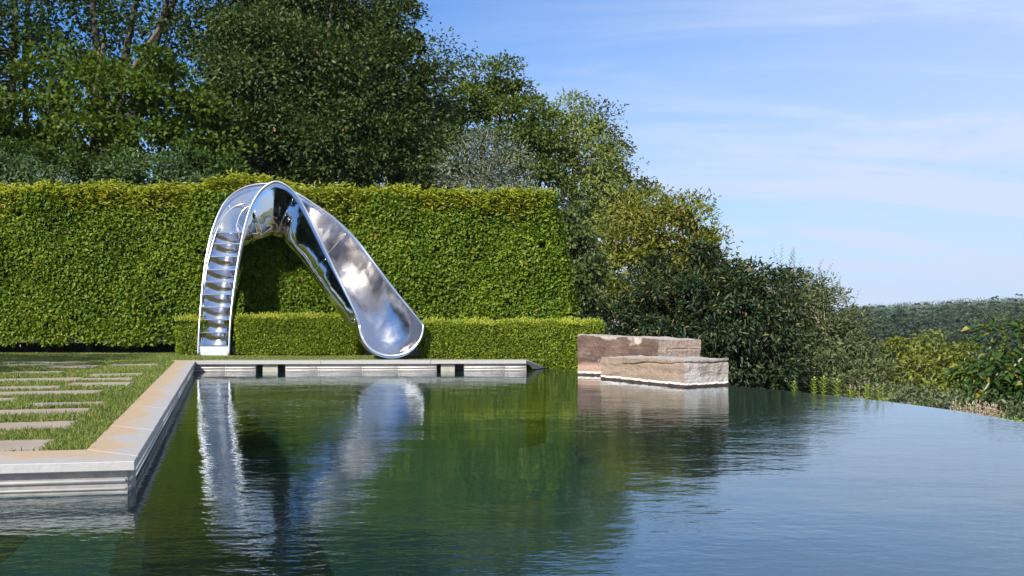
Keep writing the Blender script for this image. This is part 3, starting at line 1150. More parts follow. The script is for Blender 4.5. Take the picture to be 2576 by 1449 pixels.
# right end face and back
k = 9000
Z_ = rng.uniform(0.1, HT, k)
Y_ = rng.uniform(HY0, HY0 + 1.0, k)
X_ = hedge_right(Z_) + 0.05 * rng.normal(size=k)
dirs = np.stack((0.4 + rng.normal(size=k) * 0.3, rng.normal(size=k) * 0.8, -0.3 + rng.normal(size=k) * 0.5), 1)
nrm = np.stack((np.full(k, 0.75), rng.normal(size=k) * 0.5, 0.6 + rng.normal(size=k) * 0.4), 1)
V2, F2 = leaf_geo(np.stack((X_, Y_, Z_), 1), dirs, nrm, 0.068, 0.042, 0.16, 0.2)
leaf_object('foliage', np.concatenate((V1, V2)), np.concatenate((F1, F2 + len(V1))), M['hedge'], hedge)
# unclipped yellow-green growth along the top
k = 5200
X_ = rng.uniform(hx0, 0.70, k)
Y_ = HY0 + rng.uniform(-0.02, 0.95, k) ** 1.0
Y_ = HY0 + (rng.random(k) ** 1.6) * 0.9 - 0.04
topz = 2.85 + 0.025 * np.sin(X_ * 2.3) + 0.025 * np.sin(X_ * 6.1 + 1) + 0.06 * rng.normal(size=k) - 0.11 * np.clip((X_ + 5.5) / 6, 0, 1)
topz = topz + 0.16 * np.exp(-((X_ + 4.6) / 0.7) ** 2)
base_z = topz - 0.10 - np.minimum(rng.exponential(0.16, k), 0.75)
per = 9
f_ = np.tile(np.linspace(0.1, 1.0, per), k)
bx = np.repeat(np.stack((X_, Y_, base_z), 1), per, 0)
lean = np.repeat(rng.normal(size=(k, 2)) * 0.07, per, 0)
hgt = np.repeat(topz - base_z, per)
pos = bx + np.stack((lean[:, 0] * f_, lean[:, 1] * f_ - 0.03 * f_, hgt * f_), 1)
kk = len(pos)
dirs = np.stack((rng.normal(size=kk), rng.normal(size=kk) * 0.8 - 0.3, 0.35 + rng.normal(size=kk) * 0.4), 1)
nrm = np.stack((rng.normal(size=kk) * 0.5, -0.4 + rng.normal(size=kk) * 0.4, np.full(kk, 0.9)), 1)
s = 0.7 + 0.6 * rng.random(kk)
V, F = leaf_geo(pos, dirs, nrm, 0.088 * s, 0.030 * s, 0.15, 0.35)
leaf_object('new_growth', V, F, M['hedge_new'], hedge)
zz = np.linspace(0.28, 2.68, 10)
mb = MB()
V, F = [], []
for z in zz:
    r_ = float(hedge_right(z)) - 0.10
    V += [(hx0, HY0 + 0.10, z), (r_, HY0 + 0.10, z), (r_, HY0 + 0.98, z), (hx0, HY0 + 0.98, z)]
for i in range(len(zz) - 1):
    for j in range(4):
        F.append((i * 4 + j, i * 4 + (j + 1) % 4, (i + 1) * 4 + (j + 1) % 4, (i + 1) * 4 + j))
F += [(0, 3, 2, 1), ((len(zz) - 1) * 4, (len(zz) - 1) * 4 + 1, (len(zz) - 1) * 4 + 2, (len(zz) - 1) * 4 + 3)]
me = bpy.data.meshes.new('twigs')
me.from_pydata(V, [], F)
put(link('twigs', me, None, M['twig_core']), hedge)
for x in (-10.2, -9.3, -8.25, -7.55, -6.7, -5.9, -3.9, -2.9, -1.2, 0.4):
    mb = MB()
    mb.tube([(x, HY0 + 0.35, -0.03), (x + 0.02, HY0 + 0.34, 0.16), (x + rng.normal() * 0.05, HY0 + 0.35, 0.5)], [0.075, 0.052, 0.045], 8)
    put(link('trunk', mb.mesh('trunk', True), None, M['dark_bark']), hedge)
# timber edging board in the shade below the hedge
bm = prism('edging_board', [(-9.6, HY0 + 0.62, 0), (-5.6, HY0 + 0.62, 0), (-5.6, HY0 + 0.66, 0), (-9.6, HY0 + 0.66, 0)], -0.02, 0.14)
tag(link('edging_board', bm, None, M['dark_bark']), 'low dark edging board in the shade under the tall hedge', 'edging')


# ------------------------------------------------------------------ low box hedges
def box_hedge(label, x0, x1, y0, y1, z0, z1, n, round_=0.06, yslope=0.0, leaf=0.026, skew=0.0):
    root = empty('box_hedge', ((x0 + x1) / 2, (y0 + y1) / 2, z0))
    tag(root, label, 'hedge', 'low box hedges along the pool')
    areas = [(x1 - x0) * (z1 - z0), (x1 - x0) * (y1 - y0), (y1 - y0) * (z1 - z0), (y1 - y0) * (z1 - z0)]
    A_ = np.array(areas) / sum(areas)
    PP, NN = [], []
    for face, share in enumerate(A_):
        k = int(n * share)
        u, v = rng.random(k), rng.random(k)
        if face == 0:
            q = np.stack((x0 + u * (x1 - x0), np.full(k, y0), z0 + v * (z1 - z0)), 1); nn = (0, -1, 0)
        elif face == 1:
            q = np.stack((x0 + u * (x1 - x0), y0 + v * (y1 - y0), np.full(k, z1)), 1); nn = (0, 0, 1)
        elif face == 2:
            q = np.stack((np.full(k, x1), y0 + u * (y1 - y0), z0 + v * (z1 - z0)), 1); nn = (1, 0, 0)
        else:
            q = np.stack((np.full(k, x0), y0 + u * (y1 - y0), z0 + v * (z1 - z0)), 1); nn = (-1, 0, 0)
        PP.append(q)
        NN.append(np.tile(np.array(nn, float), (k, 1)))
    P_, Nn = np.concatenate(PP), np.concatenate(NN)
    # rounded arrises and a soft uneven surface
    c = np.array(((x0 + x1) / 2, (y0 + y1) / 2, (z0 + z1) / 2))
    h = np.array((x1 - x0, y1 - y0, z1 - z0)) / 2
    q = (P_ - c)
    inn = np.clip(q, -(h - round_), h - round_)
    inn[:, 2] = np.clip(q[:, 2], -h[2], h[2] - round_)
    dv = q - inn
    dl = np.linalg.norm(dv, axis=1, keepdims=True)
    Nn = np.where(dl > 1e-4, dv / (dl + 1e-9), Nn)
    P_ = c + inn + Nn * np.minimum(dl, round_)
    bump_ = 0.018 * np.sin(P_[:, 0] * 9 + P_[:, 2] * 5) + 0.018 * np.sin(P_[:, 0] * 4.3 + P_[:, 1] * 7 + 2) + 0.012 * np.sin(P_[:, 2] * 14 + P_[:, 0] * 11)
    P_ = P_ + Nn * (bump_ - np.abs(rng.normal(size=len(P_))) * 0.02 + 0.008)[:, None]
    P_[:, 1] += skew * (P_[:, 0] - x0)
    k = len(P_)
    dirs = Nn * 0.7 + rng.normal(size=(k, 3)) * 0.6 + np.array((0, 0, 0.35))
    nrm = Nn * 0.5 + rng.normal(size=(k, 3)) * 0.55 + np.array((0, 0, 0.5))
    s = 0.7 + 0.7 * rng.random(k)
    V, F = leaf_geo(P_, dirs, nrm, leaf * 1.25 * s, leaf * 0.72 * s, 0.15, 0.1)
    leaf_object('foliage', V, F, M['box'], root)
    # sprigs of new growth standing proud of the clipped top
    k2 = int((x1 - x0) * 620)
    sx = x0 + rng.random(k2) * (x1 - x0)
    sy = y0 + rng.random(k2) ** 1.7 * (y1 - y0) * 0.9
    sz = np.full(k2, z1 - 0.03) + 0.012 * np.sin(sx * 9)
    P2 = np.repeat(np.stack((sx, sy + skew * (sx - x0), sz), 1), 5, 0)
    f2 = np.tile(np.linspace(0, 1, 5), k2)
    P2[:, 2] += f2 * np.repeat(0.02 + 0.085 * rng.random(k2) ** 2, 5)
    P2[:, :2] += rng.normal(size=(len(P2), 2)) * 0.008
    d2 = rng.normal(size=(len(P2), 3)) * 0.6 + np.array((0, -0.2, 0.9))
    n2_ = rng.normal(size=(len(P2), 3)) * 0.5 + np.array((0, -0.6, 0.3))
    V, F = leaf_geo(P2, d2, n2_, 0.030, 0.016, 0.15, 0.1)
    leaf_object('new_growth', V, F, M['box_new'], root)
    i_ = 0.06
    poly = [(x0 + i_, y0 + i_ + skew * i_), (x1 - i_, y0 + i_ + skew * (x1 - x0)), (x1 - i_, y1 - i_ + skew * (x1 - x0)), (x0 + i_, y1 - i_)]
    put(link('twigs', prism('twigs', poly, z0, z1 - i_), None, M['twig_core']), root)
    return root


box_hedge('short rounded box hedge stub left of the slide steps', -5.50, -5.02, 16.2, 17.0, 0.0, 0.58, 9000, 0.16)
box_hedge('low box hedge between the slide steps and the slide mouth', -4.50, -2.53, 16.22, 16.95, 0.0, 0.61, 30000, 0.07)
box_hedge('long low box hedge to the right of the slide mouth, ending by the stone blocks', -1.36, 1.36, 15.0, 15.7, -0.36, 0.525, 46000, 0.04)

# ------------------------------------------------------------------ stone blocks in the water
def stone_mat(name, kind):
    m, n, l, p, out = mat_new(name)
    t = n.new('ShaderNodeTexCoord')
    g = n.new('ShaderNodeNewGeometry')
    sp = n.new('ShaderNodeSeparateXYZ')
    l.new(g.outputs['Position'], sp.inputs[0])

    def nz(scale, detail, sx=1, sy=1, sz=1, dist=0.0):
        mp_ = n.new('ShaderNodeMapping')
        mp_.inputs['Scale'].default_value = (sx, sy, sz)
        l.new(t.outputs['Object'], mp_.inputs[0])
        q = n.new('ShaderNodeTexNoise')
        q.inputs['Scale'].default_value = scale
        q.inputs['Detail'].default_value = detail
        q.inputs['Distortion'].default_value = dist
        l.new(mp_.outputs[0], q.inputs['Vector'])
        return q.outputs['Fac']

    def mixc(f, a, b_):
        x = n.new('ShaderNodeMixRGB')
        for i, v in ((0, f), (1, a), (2, b_)):
            if isinstance(v, tuple):
                x.inputs[i].default_value = (*v, 1)
            elif isinstance(v, (int, float)):
                x.inputs[i].default_value = v
            else:
                l.new(v, x.inputs[i])
        return x.outputs[0]

    def rng_(v, a, b_, c=0.0, d_=1.0):
        q = n.new('ShaderNodeMapRange')
        q.inputs[1].default_value = a; q.inputs[2].default_value = b_; q.inputs[3].default_value = c; q.inputs[4].default_value = d_
        l.new(v, q.inputs[0])
        return q.outputs[0]

    bands = nz(3.0, 5, 0.5, 0.5, 5.0, 0.6)
    fine = nz(22, 7)
    big = nz(2.3, 4)
    uvn = n.new('ShaderNodeUVMap'); uvn.uv_map = 'face'
    us = n.new('ShaderNodeSeparateXYZ'); l.new(uvn.outputs[0], us.inputs[0])
    if kind == 'front':
        base = ramp(n, [(0.30, (0.215, 0.152, 0.108)), (0.52, (0.275, 0.203, 0.152)), (0.70, (0.30, 0.23, 0.185))])
        l.new(bands, base.inputs[0])
        col = base.outputs[0]
        pale = mixc(rng_(nz(3.5, 5, 1, 1, 1.6), 0.38, 0.62), (0.30, 0.24, 0.20), (0.45, 0.405, 0.375))
        col = mixc(rng_(us.outputs[0], 0.5, 0.75), col, pale)          # the short right face is bleached
    else:
        br = ramp(n, [(0.28, (0.066, 0.038, 0.030)), (0.5, (0.105, 0.064, 0.050)), (0.72, (0.165, 0.108, 0.086))])
        l.new(nz(5.0, 6, 1, 1, 1.8), br.inputs[0])
        scr = rng_(nz(9.0, 5, 1.6, 1.6, 0.7, 1.5), 0.66, 0.72)
        col = mixc(mth(n, l, 'MULTIPLY', scr, 0.6), br.outputs[0], (0.45, 0.37, 0.33))
        chip = rng_(mth(n, l, 'ADD', us.outputs[1], mth(n, l, 'MULTIPLY', mth(n, l, 'SUBTRACT', nz(4.5, 5), 0.5), 0.42)), 1.0, 1.04)
        col = mixc(chip, col, (0.42, 0.36, 0.32))
        tan = ramp(n, [(0.3, (0.25, 0.185, 0.15)), (0.7, (0.34, 0.265, 0.222))])
        l.new(bands, tan.inputs[0])
        col = mixc(rng_(us.outputs[0], 0.5, 0.75), col, tan.outputs[0])
        low = rng_(mth(n, l, 'ADD', sp.outputs[2], mth(n, l, 'MULTIPLY', mth(n, l, 'SUBTRACT', big, 0.5), 0.12)), -0.03, 0.03)
        col = mixc(low, (0.34, 0.22, 0.17), col)
    top = rng_(us.outputs[0], 1.4, 1.6)
    col = mixc(top, col, mixc(big, (0.28, 0.255, 0.235), (0.36, 0.325, 0.29)))
    # white mineral line and the wet dark foot under it
    zz_ = mth(n, l, 'ADD', sp.outputs[2], mth(n, l, 'MULTIPLY', mth(n, l, 'SUBTRACT', nz(11, 4, 1, 1, 0.3), 0.5), 0.034))
    line = mth(n, l, 'MULTIPLY', rng_(zz_, -0.128, -0.122), rng_(zz_, -0.100, -0.106))
    col = mixc(line, col, (0.80, 0.78, 0.75))
    wet = rng_(sp.outputs[2], -0.118, -0.124)
    wetz = rng_(zz_, -0.122, -0.128)
    col = mixc(wetz, col, (0.045, 0.028, 0.02))
    hv = n.new('ShaderNodeMixRGB'); hv.blend_type = 'MULTIPLY'; hv.inputs[0].default_value = 0.45
    r2 = ramp(n, [(0.3, (0.62, 0.60, 0.58)), (0.65, (1, 1, 1))])
    l.new(fine, r2.inputs[0]); l.new(col, hv.inputs[1]); l.new(r2.outputs[0], hv.inputs[2])
    l.new(hv.outputs[0], p.inputs['Base Color'])
    p.inputs['Roughness'].default_value = 0.88
    b = n.new('ShaderNodeBump'); b.inputs['Strength'].default_value = 0.6; b.inputs['Distance'].default_value = 0.025
    l.new(mth(n, l, 'ADD', fine, bands), b.inputs['Height'])
    l.new(b.outputs[0], p.inputs['Normal'])
    return m


def fbm(P_, seed, f=1.0, oct_=4):
    r_ = np.random.default_rng(seed)
    out = np.zeros(len(P_))
    a = 1.0
    for o in range(oct_):
        for _ in range(3):
            k = r_.normal(size=3) * f * 3.0
            out += a * np.sin(P_ @ k + r_.random() * 6.28) / 3
        f *= 2.0
        a *= 0.5
    return out


def stone_block(label, A, C, B, zA, zC, zB, zbot, mat, crack=None, seed=1, res=0.013):
    """A, C, B: plan points of the left, front and right corner"""
    Dd = A + B - C
    zD = zA + zB - zC
    corners = [(A, zA), (C, zC), (B, zB), (Dd, zD)]
    verts, faces, uvs = [], [], []

    def patch(p00, p10, p11, p01, fid, nrm, fade=True):
        nu = max(2, int(np.linalg.norm(p10 - p00) / res))
        nv = max(2, int(np.linalg.norm(p01 - p00) / res))
        vv = np.linspace(0, 1, nv + 1)
        if fid < 1.5:      # finer above the water than below
            v0 = (-0.22 - zbot) / (0.15 - zbot)
            nv = int(0.5 / res) + 4
            vv = np.concatenate((np.linspace(0, v0, 5)[:-1], np.linspace(v0, 1, nv - 3)))
        o = len(verts)
        for j in range(nv + 1):
            for i in range(nu + 1):
                u, v = i / nu, vv[j]
                verts.append((1 - u) * (1 - v) * p00 + u * (1 - v) * p10 + u * v * p11 + (1 - u) * v * p01)
                uvs.append((fid, v))
        for j in range(nv):
            for i in range(nu):
                a = o + j * (nu + 1) + i
                faces.append((a, a + 1, a + nu + 2, a + nu + 1))

    def P3(p_, z):
        return np.array((p_[0], p_[1], z))

    for s_, fid in ((0, 0.0), (1, 1.0), (2, 1.0), (3, 0.0)):
        (p0, z0), (p1, z1) = corners[s_], corners[(s_ + 1) % 4]
        patch(P3(p0, zbot), P3(p1, zbot), P3(p1, z1), P3(p0, z0), fid, None)
    patch(P3(A, zA), P3(C, zC), P3(B, zB), P3(Dd, zD), 2.0, None)
    V = np.array(verts)
    cen = V.mean(0)
    # worn edges: pull the points near two or more faces towards the middle
    d3 = np.stack((fbm(V, seed, 0.9), fbm(V, seed + 1, 0.9), fbm(V, seed + 2, 0.9)), 1)
    fine = np.stack((fbm(V, seed + 5, 6), fbm(V, seed + 6, 6), fbm(V, seed + 7, 6)), 1)
    V2 = V + d3 * 0.018 + fine * 0.006
    if crack:
        for (zc, depth, wid, tilt, umin, umax) in crack:
            e = (B - A) / np.linalg.norm(B - A)
            u = (V - A) @ e / np.linalg.norm(B - A)
            zline = zc + tilt * u + 0.010 * np.sin(u * 17)
            g = np.exp(-((V[:, 2] - zline) / wid) ** 2) * ((u > umin) & (u < umax))
            dirc = cen - V
            dirc[:, 2] = 0
            dirc /= np.linalg.norm(dirc, axis=1, keepdims=True) + 1e-9
            V2 = V2 + dirc * (g * depth)[:, None]
    root_loc = Vector((cen[0], cen[1], ZW))
    me = bpy.data.meshes.new('stone_block')
    me.from_pydata([tuple(v - np.array(root_loc)) for v in V2], [], faces)
    uv = me.uv_layers.new(name='face')
    for lp in me.loops:
        uv.data[lp.index].uv = uvs[lp.vertex_index]
    bm = bmesh.new()
    bm.from_mesh(me)
    bmesh.ops.remove_doubles(bm, verts=bm.verts, dist=0.004)
    bmesh.ops.recalc_face_normals(bm, faces=bm.faces)
    bm.to_mesh(me)
    bm.free()
    o = link('stone_block', me, None, mat)
    o.location = root_loc
    tag(o, label, 'stone', 'rough sandstone blocks in the pool')
    return o


def pt(x, y):
    return np.array((x, y, 0.0))


stone_block('lower pale tan sandstone block in front, with a crack along its face', pt(1.12, 12.60), pt(1.924, 11.11), pt(2.486, 11.45), 0.135, 0.147, 0.144, ZF, stone_mat('tan_sandstone', 'front'), [(0.06, 0.035, 0.007, 0.055, 0.22, 1.01), (0.03, 0.012, 0.006, 0.03, 0.0, 0.22)], 11)
stone_block('taller brown sandstone block behind the lower pale one', pt(0.876, 13.40), pt(1.897, 12.80), pt(2.48, 13.05), 0.370, 0.330, 0.335, ZF, stone_mat('brown_sandstone', 'back'), [(0.17, 0.014, 0.007, 0.05, 0.75, 1.0)], 23)

# ------------------------------------------------------------------ the slide
slide = empty('steel_slide', (-4.83, 16.1, 0))
tag(slide, 'polished stainless steel pool slide with steps arching over to a round mouth', 'slide')


def Zm(x, y, d):
    """point from the close crop of the slide"""
    return D(429.33 + 0.35555 * x, 415.0 + 0.35555 * y, d)


# stations: front rim, back rim, belly direction (metres), squareness
ST = [
    (Zm(410, 1350, 16.10), Zm(192, 1350, 16.10), (0.00, 0.30, 0.00), 4.5),
    (Zm(418, 1170, 16.18), Zm(200, 1170, 16.18), (0.01, 0.32, -0.01), 4.5),
    (Zm(432, 1000, 16.29), Zm(213, 1000, 16.29), (0.03, 0.36, -0.03), 4.2),
    (Zm(455, 820, 16.41), Zm(230, 815, 16.42), (0.06, 0.40, -0.07), 3.8),
    (Zm(483, 640, 16.52), Zm(256, 630, 16.55), (0.11, 0.38, -0.13), 3.4),
    (Zm(520, 450, 16.61), Zm(305, 430, 16.72), (0.19, 0.22, -0.27), 3.1),
    (Zm(570, 290, 16.67), Zm(390, 255, 16.93), (0.26, 0.06, -0.60), 2.9),
    (Zm(640, 178, 16.70), Zm(520, 160, 17.10), (0.17, 0.0, -0.82), 2.8),
    (Zm(735, 118, 16.69), Zm(680, 132, 17.18), (0.0, -0.02, -0.90), 2.7),
    (Zm(825, 150, 16.58), Zm(800, 156, 17.16), (-0.14, 0.04, -0.87), 2.6),
    (Zm(895, 218, 16.42), Zm(905, 207, 17.05), (-0.29, 0.10, -0.75), 2.55),
    (Zm(960, 325, 16.20), Zm(1015, 277, 16.86), (-0.42, 0.16, -0.60), 2.5),
    (Zm(1050, 510, 15.90), Zm(1160, 380, 16.56), (-0.46, 0.24, -0.46), 2.4),
    (Zm(1150, 720, 15.50), Zm(1310, 525, 16.12), (-0.42, 0.26, -0.40), 2.3),
    (Zm(1245, 915, 15.20), Zm(1470, 735, 15.74), (-0.34, 0.24, -0.38), 2.2),
    (Zm(1302, 1035, 15.00), Zm(1610, 918, 15.34), (-0.18, 0.10, -0.48), 2.1),
    (Zm(1322, 1095, 14.88), Zm(1722, 1055, 15.04), (-0.03, 0.03, -0.58), 2.05),
    (Zm(1336, 1140, 14.78), Zm(1786, 1135, 14.80), (0.02, -0.06, -0.445), 2.05),
]
NS, NU = 130, 56
Fp = spline([s_[0] for s_ in ST], NS)
Rp = spline([s_[1] for s_ in ST], NS)
Bp = spline([s_[2] for s_ in ST], NS)
Ex = spline([[s_[3]] for s_ in ST], NS)[:, 0]
Vs = np.zeros((NS, NU, 3))
for i in range(NS):
    Mi = (Fp[i] + Rp[i]) / 2
    for j in range(NU):
        th = math.pi * j / (NU - 1)
        c, s_ = math.cos(th), math.sin(th)
        e = 2.0 / Ex[i]
        Vs[i, j] = Mi + (Fp[i] - Mi) * math.copysign(abs(c) ** e, c) + Bp[i] * s_ ** e
ORG = np.array(slide.location)
i_, j_ = np.meshgrid(np.arange(NS - 1), np.arange(NU - 1), indexing='ij')
a = (i_ * NU + j_).ravel()
F = np.stack((a, a + 1, a + NU + 1, a + NU), 1)
me = smooth(mesh_np('shell', Vs.reshape(-1, 3) - ORG, F))
shell = link('shell', me, slide, M['mirror'])
md = shell.modifiers.new('thick', 'SOLIDIFY')
md.thickness = 0.012
md.offset = 0.0
shell.data.materials.append(M['satin'])
md.material_offset = 1

# rim pipe: up the front rim, round the mouth, back along the other rim
rim_pts = list(Fp) + list(Vs[-1, 2:-2]) + list(Rp[::-1])
mb = MB()
rad = [0.017] * NS + list(0.017 + 0.004 * np.sin(np.linspace(0, math.pi, NU - 4))) + [0.017] * NS
mb.tube([p_ - ORG for p_ in rim_pts], rad, 10)
link('rim', mb.mesh('rim', True), slide, M['tube_steel'])

# welded joints between the steel sheets
for si in (46, 74, 96):
    mb = MB()
    mb.tube([p_ - ORG for p_ in Vs[si, 1:-1]], 0.0075, 6)
    link('weld_seam', mb.mesh('weld_seam', True), slide, M['tube_steel'])

# rolled lip that turns under the mouth
lip = []
for j in range(NU):
    c = Vs[-1, j]
    out_ = c - (Fp[-1] + Rp[-1]) / 2
    out_ = out_ / np.linalg.norm(out_)
    s_ = math.sin(math.pi * j / (NU - 1))
    row = []
    for q in range(8):
        th = q / 7 * 1.9
        row.append(c + np.array((0, -1, 0.1)) * 0.022 * s_ * s_ * math.sin(th) + out_ * 0.03 * s_ * s_ * (1 - math.cos(th)))
    lip.append(row)
lip = np.array(lip)
i_, j_ = np.meshgrid(np.arange(NU - 1), np.arange(7), indexing='ij')
a = (i_ * 8 + j_).ravel()
F = np.stack((a, a + 1, a + 9, a + 8), 1)
lo = link('lip', smooth(mesh_np('lip', lip.reshape(-1, 3) - ORG, F)), slide, M['mirror'])


def at_height(z):
    """left and right rim points of the stair flight at height z and the local recess direction"""
    zf = Fp[:NS // 2, 2]
    i = int(np.argmin(np.abs(zf - z)))
    R_ = Rp[:NS // 2]
    k = int(np.argmin(np.abs(R_[:, 2] - z)))
    return R_[k], Fp[i], Bp[i]


step_y = [1275, 1183, 1090, 1000, 910, 822, 735, 640, 550, 468]
step_z = [Zm(400, y, 16.12 + 0.05 * k)[2] for k, y in enumerate(step_y)]
for k, z in enumerate(step_z):
    Lp, Rr, bb = at_height(z)
    e = (Rr - Lp)
    e[2] = 0
    wd = np.linalg.norm(e)
    e /= wd
    back = np.array((-e[1], e[0], 0))
    if back[1] < 0:
        back = -back
    mid = (Lp + Rr) / 2
    mid = np.array((mid[0], mid[1], z))
    hw = wd / 2 - 0.012
    f0, f1 = 0.015, 0.24
    poly = [mid - e * hw + back * f0, mid + e * hw + back * f0, mid + e * hw + back * f1, mid - e * hw + back * f1]
    st = link('step', prism('step', [p_ - ORG for p_ in poly], z - 0.022, z, 0.006), slide, M['step_steel'])
    # hollowed riser under the tread
    zlow = (step_z[k - 1] if k else 0.0)
    if k:
        V, F = [], []
        nn = 14
        for j in range(nn + 1):
            u = -1 + 2 * j / nn
            sag = 0.10 * (1 - u * u)
            for q, zf_ in enumerate(np.linspace(0, 1, 6)):
                zz_ = zlow + (z - 0.022 - zlow) * zf_
                p_ = mid + e * hw * u + back * (0.045 + 0.055 * zf_ + sag * (0.62 + 0.35 * zf_))
                V.append((p_[0] - ORG[0], p_[1] - ORG[1], zz_ + 0.001))
        for j in range(nn):
            for q in range(5):
                a = j * 6 + q
                F.append((a, a + 6, a + 7, a + 1))
        me = bpy.data.meshes.new('riser')
        me.from_pydata(V, [], F)
        smooth(me)
        r_ = link('riser', me, st, M['step_steel'])
    else:
        poly = [mid - e * hw + back * 0.008, mid + e * hw + back * 0.008, mid + e * hw + back * 0.03, mid - e * hw + back * 0.03]
        link('kick_plate', prism('kick_plate', [p_ - ORG for p_ in poly], -0.02, z - 0.024, 0.003), slide, M['kick_steel'])


def handrail(px):
    mb = MB()
    pts = spline([Zm(*q) for q in px], 40)
    mb.tube([p_ - ORG for p_ in pts], 0.012, 8)
    link('handrail', mb.mesh('handrail', True), slide, M['tube_steel'])


handrail([(232, 930, 16.38), (244, 820, 16.44), (262, 700, 16.51), (285, 600, 16.58), (325, 470, 16.70), (372, 375, 16.83), (430, 310, 16.92), (500, 278, 16.96), (560, 284, 16.90), (600, 310, 16.84)])
handrail([(463, 465, 16.72), (470, 420, 16.73), (482, 375, 16.74), (505, 330, 16.75), (535, 302, 16.76), (565, 292, 16.75)])

# ------------------------------------------------------------------ trees behind the hedge
TALL = 'tall trees behind the hedge'
# left: tall forked tree, sky showing through
tree('forked_tree', 'tall dark tree with several forked stems and sky showing through, far left', 'tree', D(270, 930, 26) * (1, 1, 0),
     lobes_from([(90, 40, 150, 26), (250, -10, 150, 27), (420, 20, 130, 26), (60, 190, 120, 26), (200, 130, 120, 27.5), (330, 150, 90, 27), (500, 60, 110, 26), (-60, 120, 130, 26)], 1.0),
     'tall_leaf', 120, 95, 0.62, 0.15, 0.08, 'dark_bark', trunks=[
         [(D(275, 930, 26) * (1, 1, 0), 0.22), (D(262, 420, 26), 0.17), (D(245, 150, 26), 0.11), (D(225, -80, 26), 0.05)],
         [(D(275, 600, 26), 0.16), (D(305, 250, 26), 0.12), (D(330, 60, 26), 0.08), (D(370, -90, 26), 0.04)],
         [(D(285, 520, 26), 0.17), (D(350, 200, 25.8), 0.13), (D(420, 40, 25.5), 0.09), (D(470, -60, 25.3), 0.05)],
         [(D(290, 560, 25.6), 0.15), (D(330, 330, 25.3), 0.11), (D(398, 90, 25), 0.08), (D(430, -40, 25), 0.05)]], n_limbs=26, inner=0.3)
tree('thin_tree', 'thin dark tree at the far left edge with narrow upright stems', 'tree', D(30, 930, 27) * (1, 1, 0),
     lobes_from([(10, 60, 110, 27), (0, 230, 90, 27), (40, 340, 70, 27), (-90, 200, 120, 27)], 1.0), 'tall_leaf', 70, 80, 0.6, 0.15, 0.08, 'dark_bark', trunks=[
         [(D(28, 930, 27) * (1, 1, 0), 0.16), (D(22, 400, 27), 0.12), (D(34, 150, 27), 0.10), (D(40, -80, 27), 0.06)],
         [(D(60, 930, 27.3) * (1, 1, 0), 0.12), (D(66, 380, 27.3), 0.09), (D(62, 120, 27.3), 0.07), (D(80, -80, 27.3), 0.04)]], n_limbs=12, inner=0.3)
tree('maple_tree', 'bright green maple in front of the forked stems on the left', 'tree', D(230, 930, 22.5) * (1, 1, 0),
     lobes_from([(230, 190, 80, 22.8), (310, 190, 60, 22.5), (150, 250, 85, 22.3), (410, 180, 55, 22.8), (380, 255, 95, 22), (260, 300, 95, 22), (120, 345, 85, 22), (430, 340, 80, 22), (40, 350, 80, 22.3), (310, 380, 70, 21.8), (200, 390, 70, 22), (480, 260, 70, 22.5), (-40, 300, 90, 22)], 1.0),
     'maple_light', 140, 350, 0.72, 0.108, 0.08, 'bark', trunks=[
         [(D(240, 930, 22.5) * (1, 1, 0), 0.16), (D(236, 400, 22.3), 0.11), (D(290, 250, 22.3), 0.08), (D(400, 70, 22.6), 0.04)],
         [(D(240, 500, 22.3), 0.10), (D(235, 300, 22.3), 0.07), (D(260, 110, 22.6), 0.03)]], n_limbs=14, flat=0.45, inner=0.45, core=1.2)
# the big oak
tree('oak_tree', 'huge dense dark green oak rising above the slide', 'tree', D(800, 930, 25) * (1, 1, 0),
     lobes_from([(610, 90, 120, 25), (720, 30, 130, 25.5), (850, 70, 130, 25.5), (960, 70, 75, 25), (1040, 110, 60, 25), (1062, 190, 62, 25), (560, 200, 90, 24.6), (660, 210, 130, 24.3), (800, 220, 140, 24.3), (930, 210, 120, 24.5), (1030, 270, 80, 24.8), (560, 310, 80, 24.5), (680, 350, 110, 24.2), (820, 370, 120, 24), (950, 360, 110, 24.3), (1040, 380, 70, 24.6), (740, 450, 80, 24.2), (900, 460, 80, 24.2), (600, 400, 60, 24), (800, -60, 140, 25.5), (1020, 460, 60, 24.8), (640, -50, 120, 25.5)], 1.0),
     'oak', 330, 680, 0.78, 0.105, 0.056, 'bark', 0.34, 18, inner=0.70, core=3.2)
tree('dark_tree', 'dense dark tree half hidden behind the big oak', 'tree', D(820, 930, 33) * (1, 1, 0),
     lobes_from([(640, 330, 130, 33), (800, 330, 150, 33.5), (950, 330, 130, 33), (720, 170, 140, 33.5), (900, 170, 130, 33.5), (560, 420, 90, 32), (1040, 400, 90, 33), (1090, 440, 60, 33)]),
     'oak', 150, 300, 1.0, 0.22, 0.13, 'bark', 0.35, 0, inner=0.4, core=2.0)
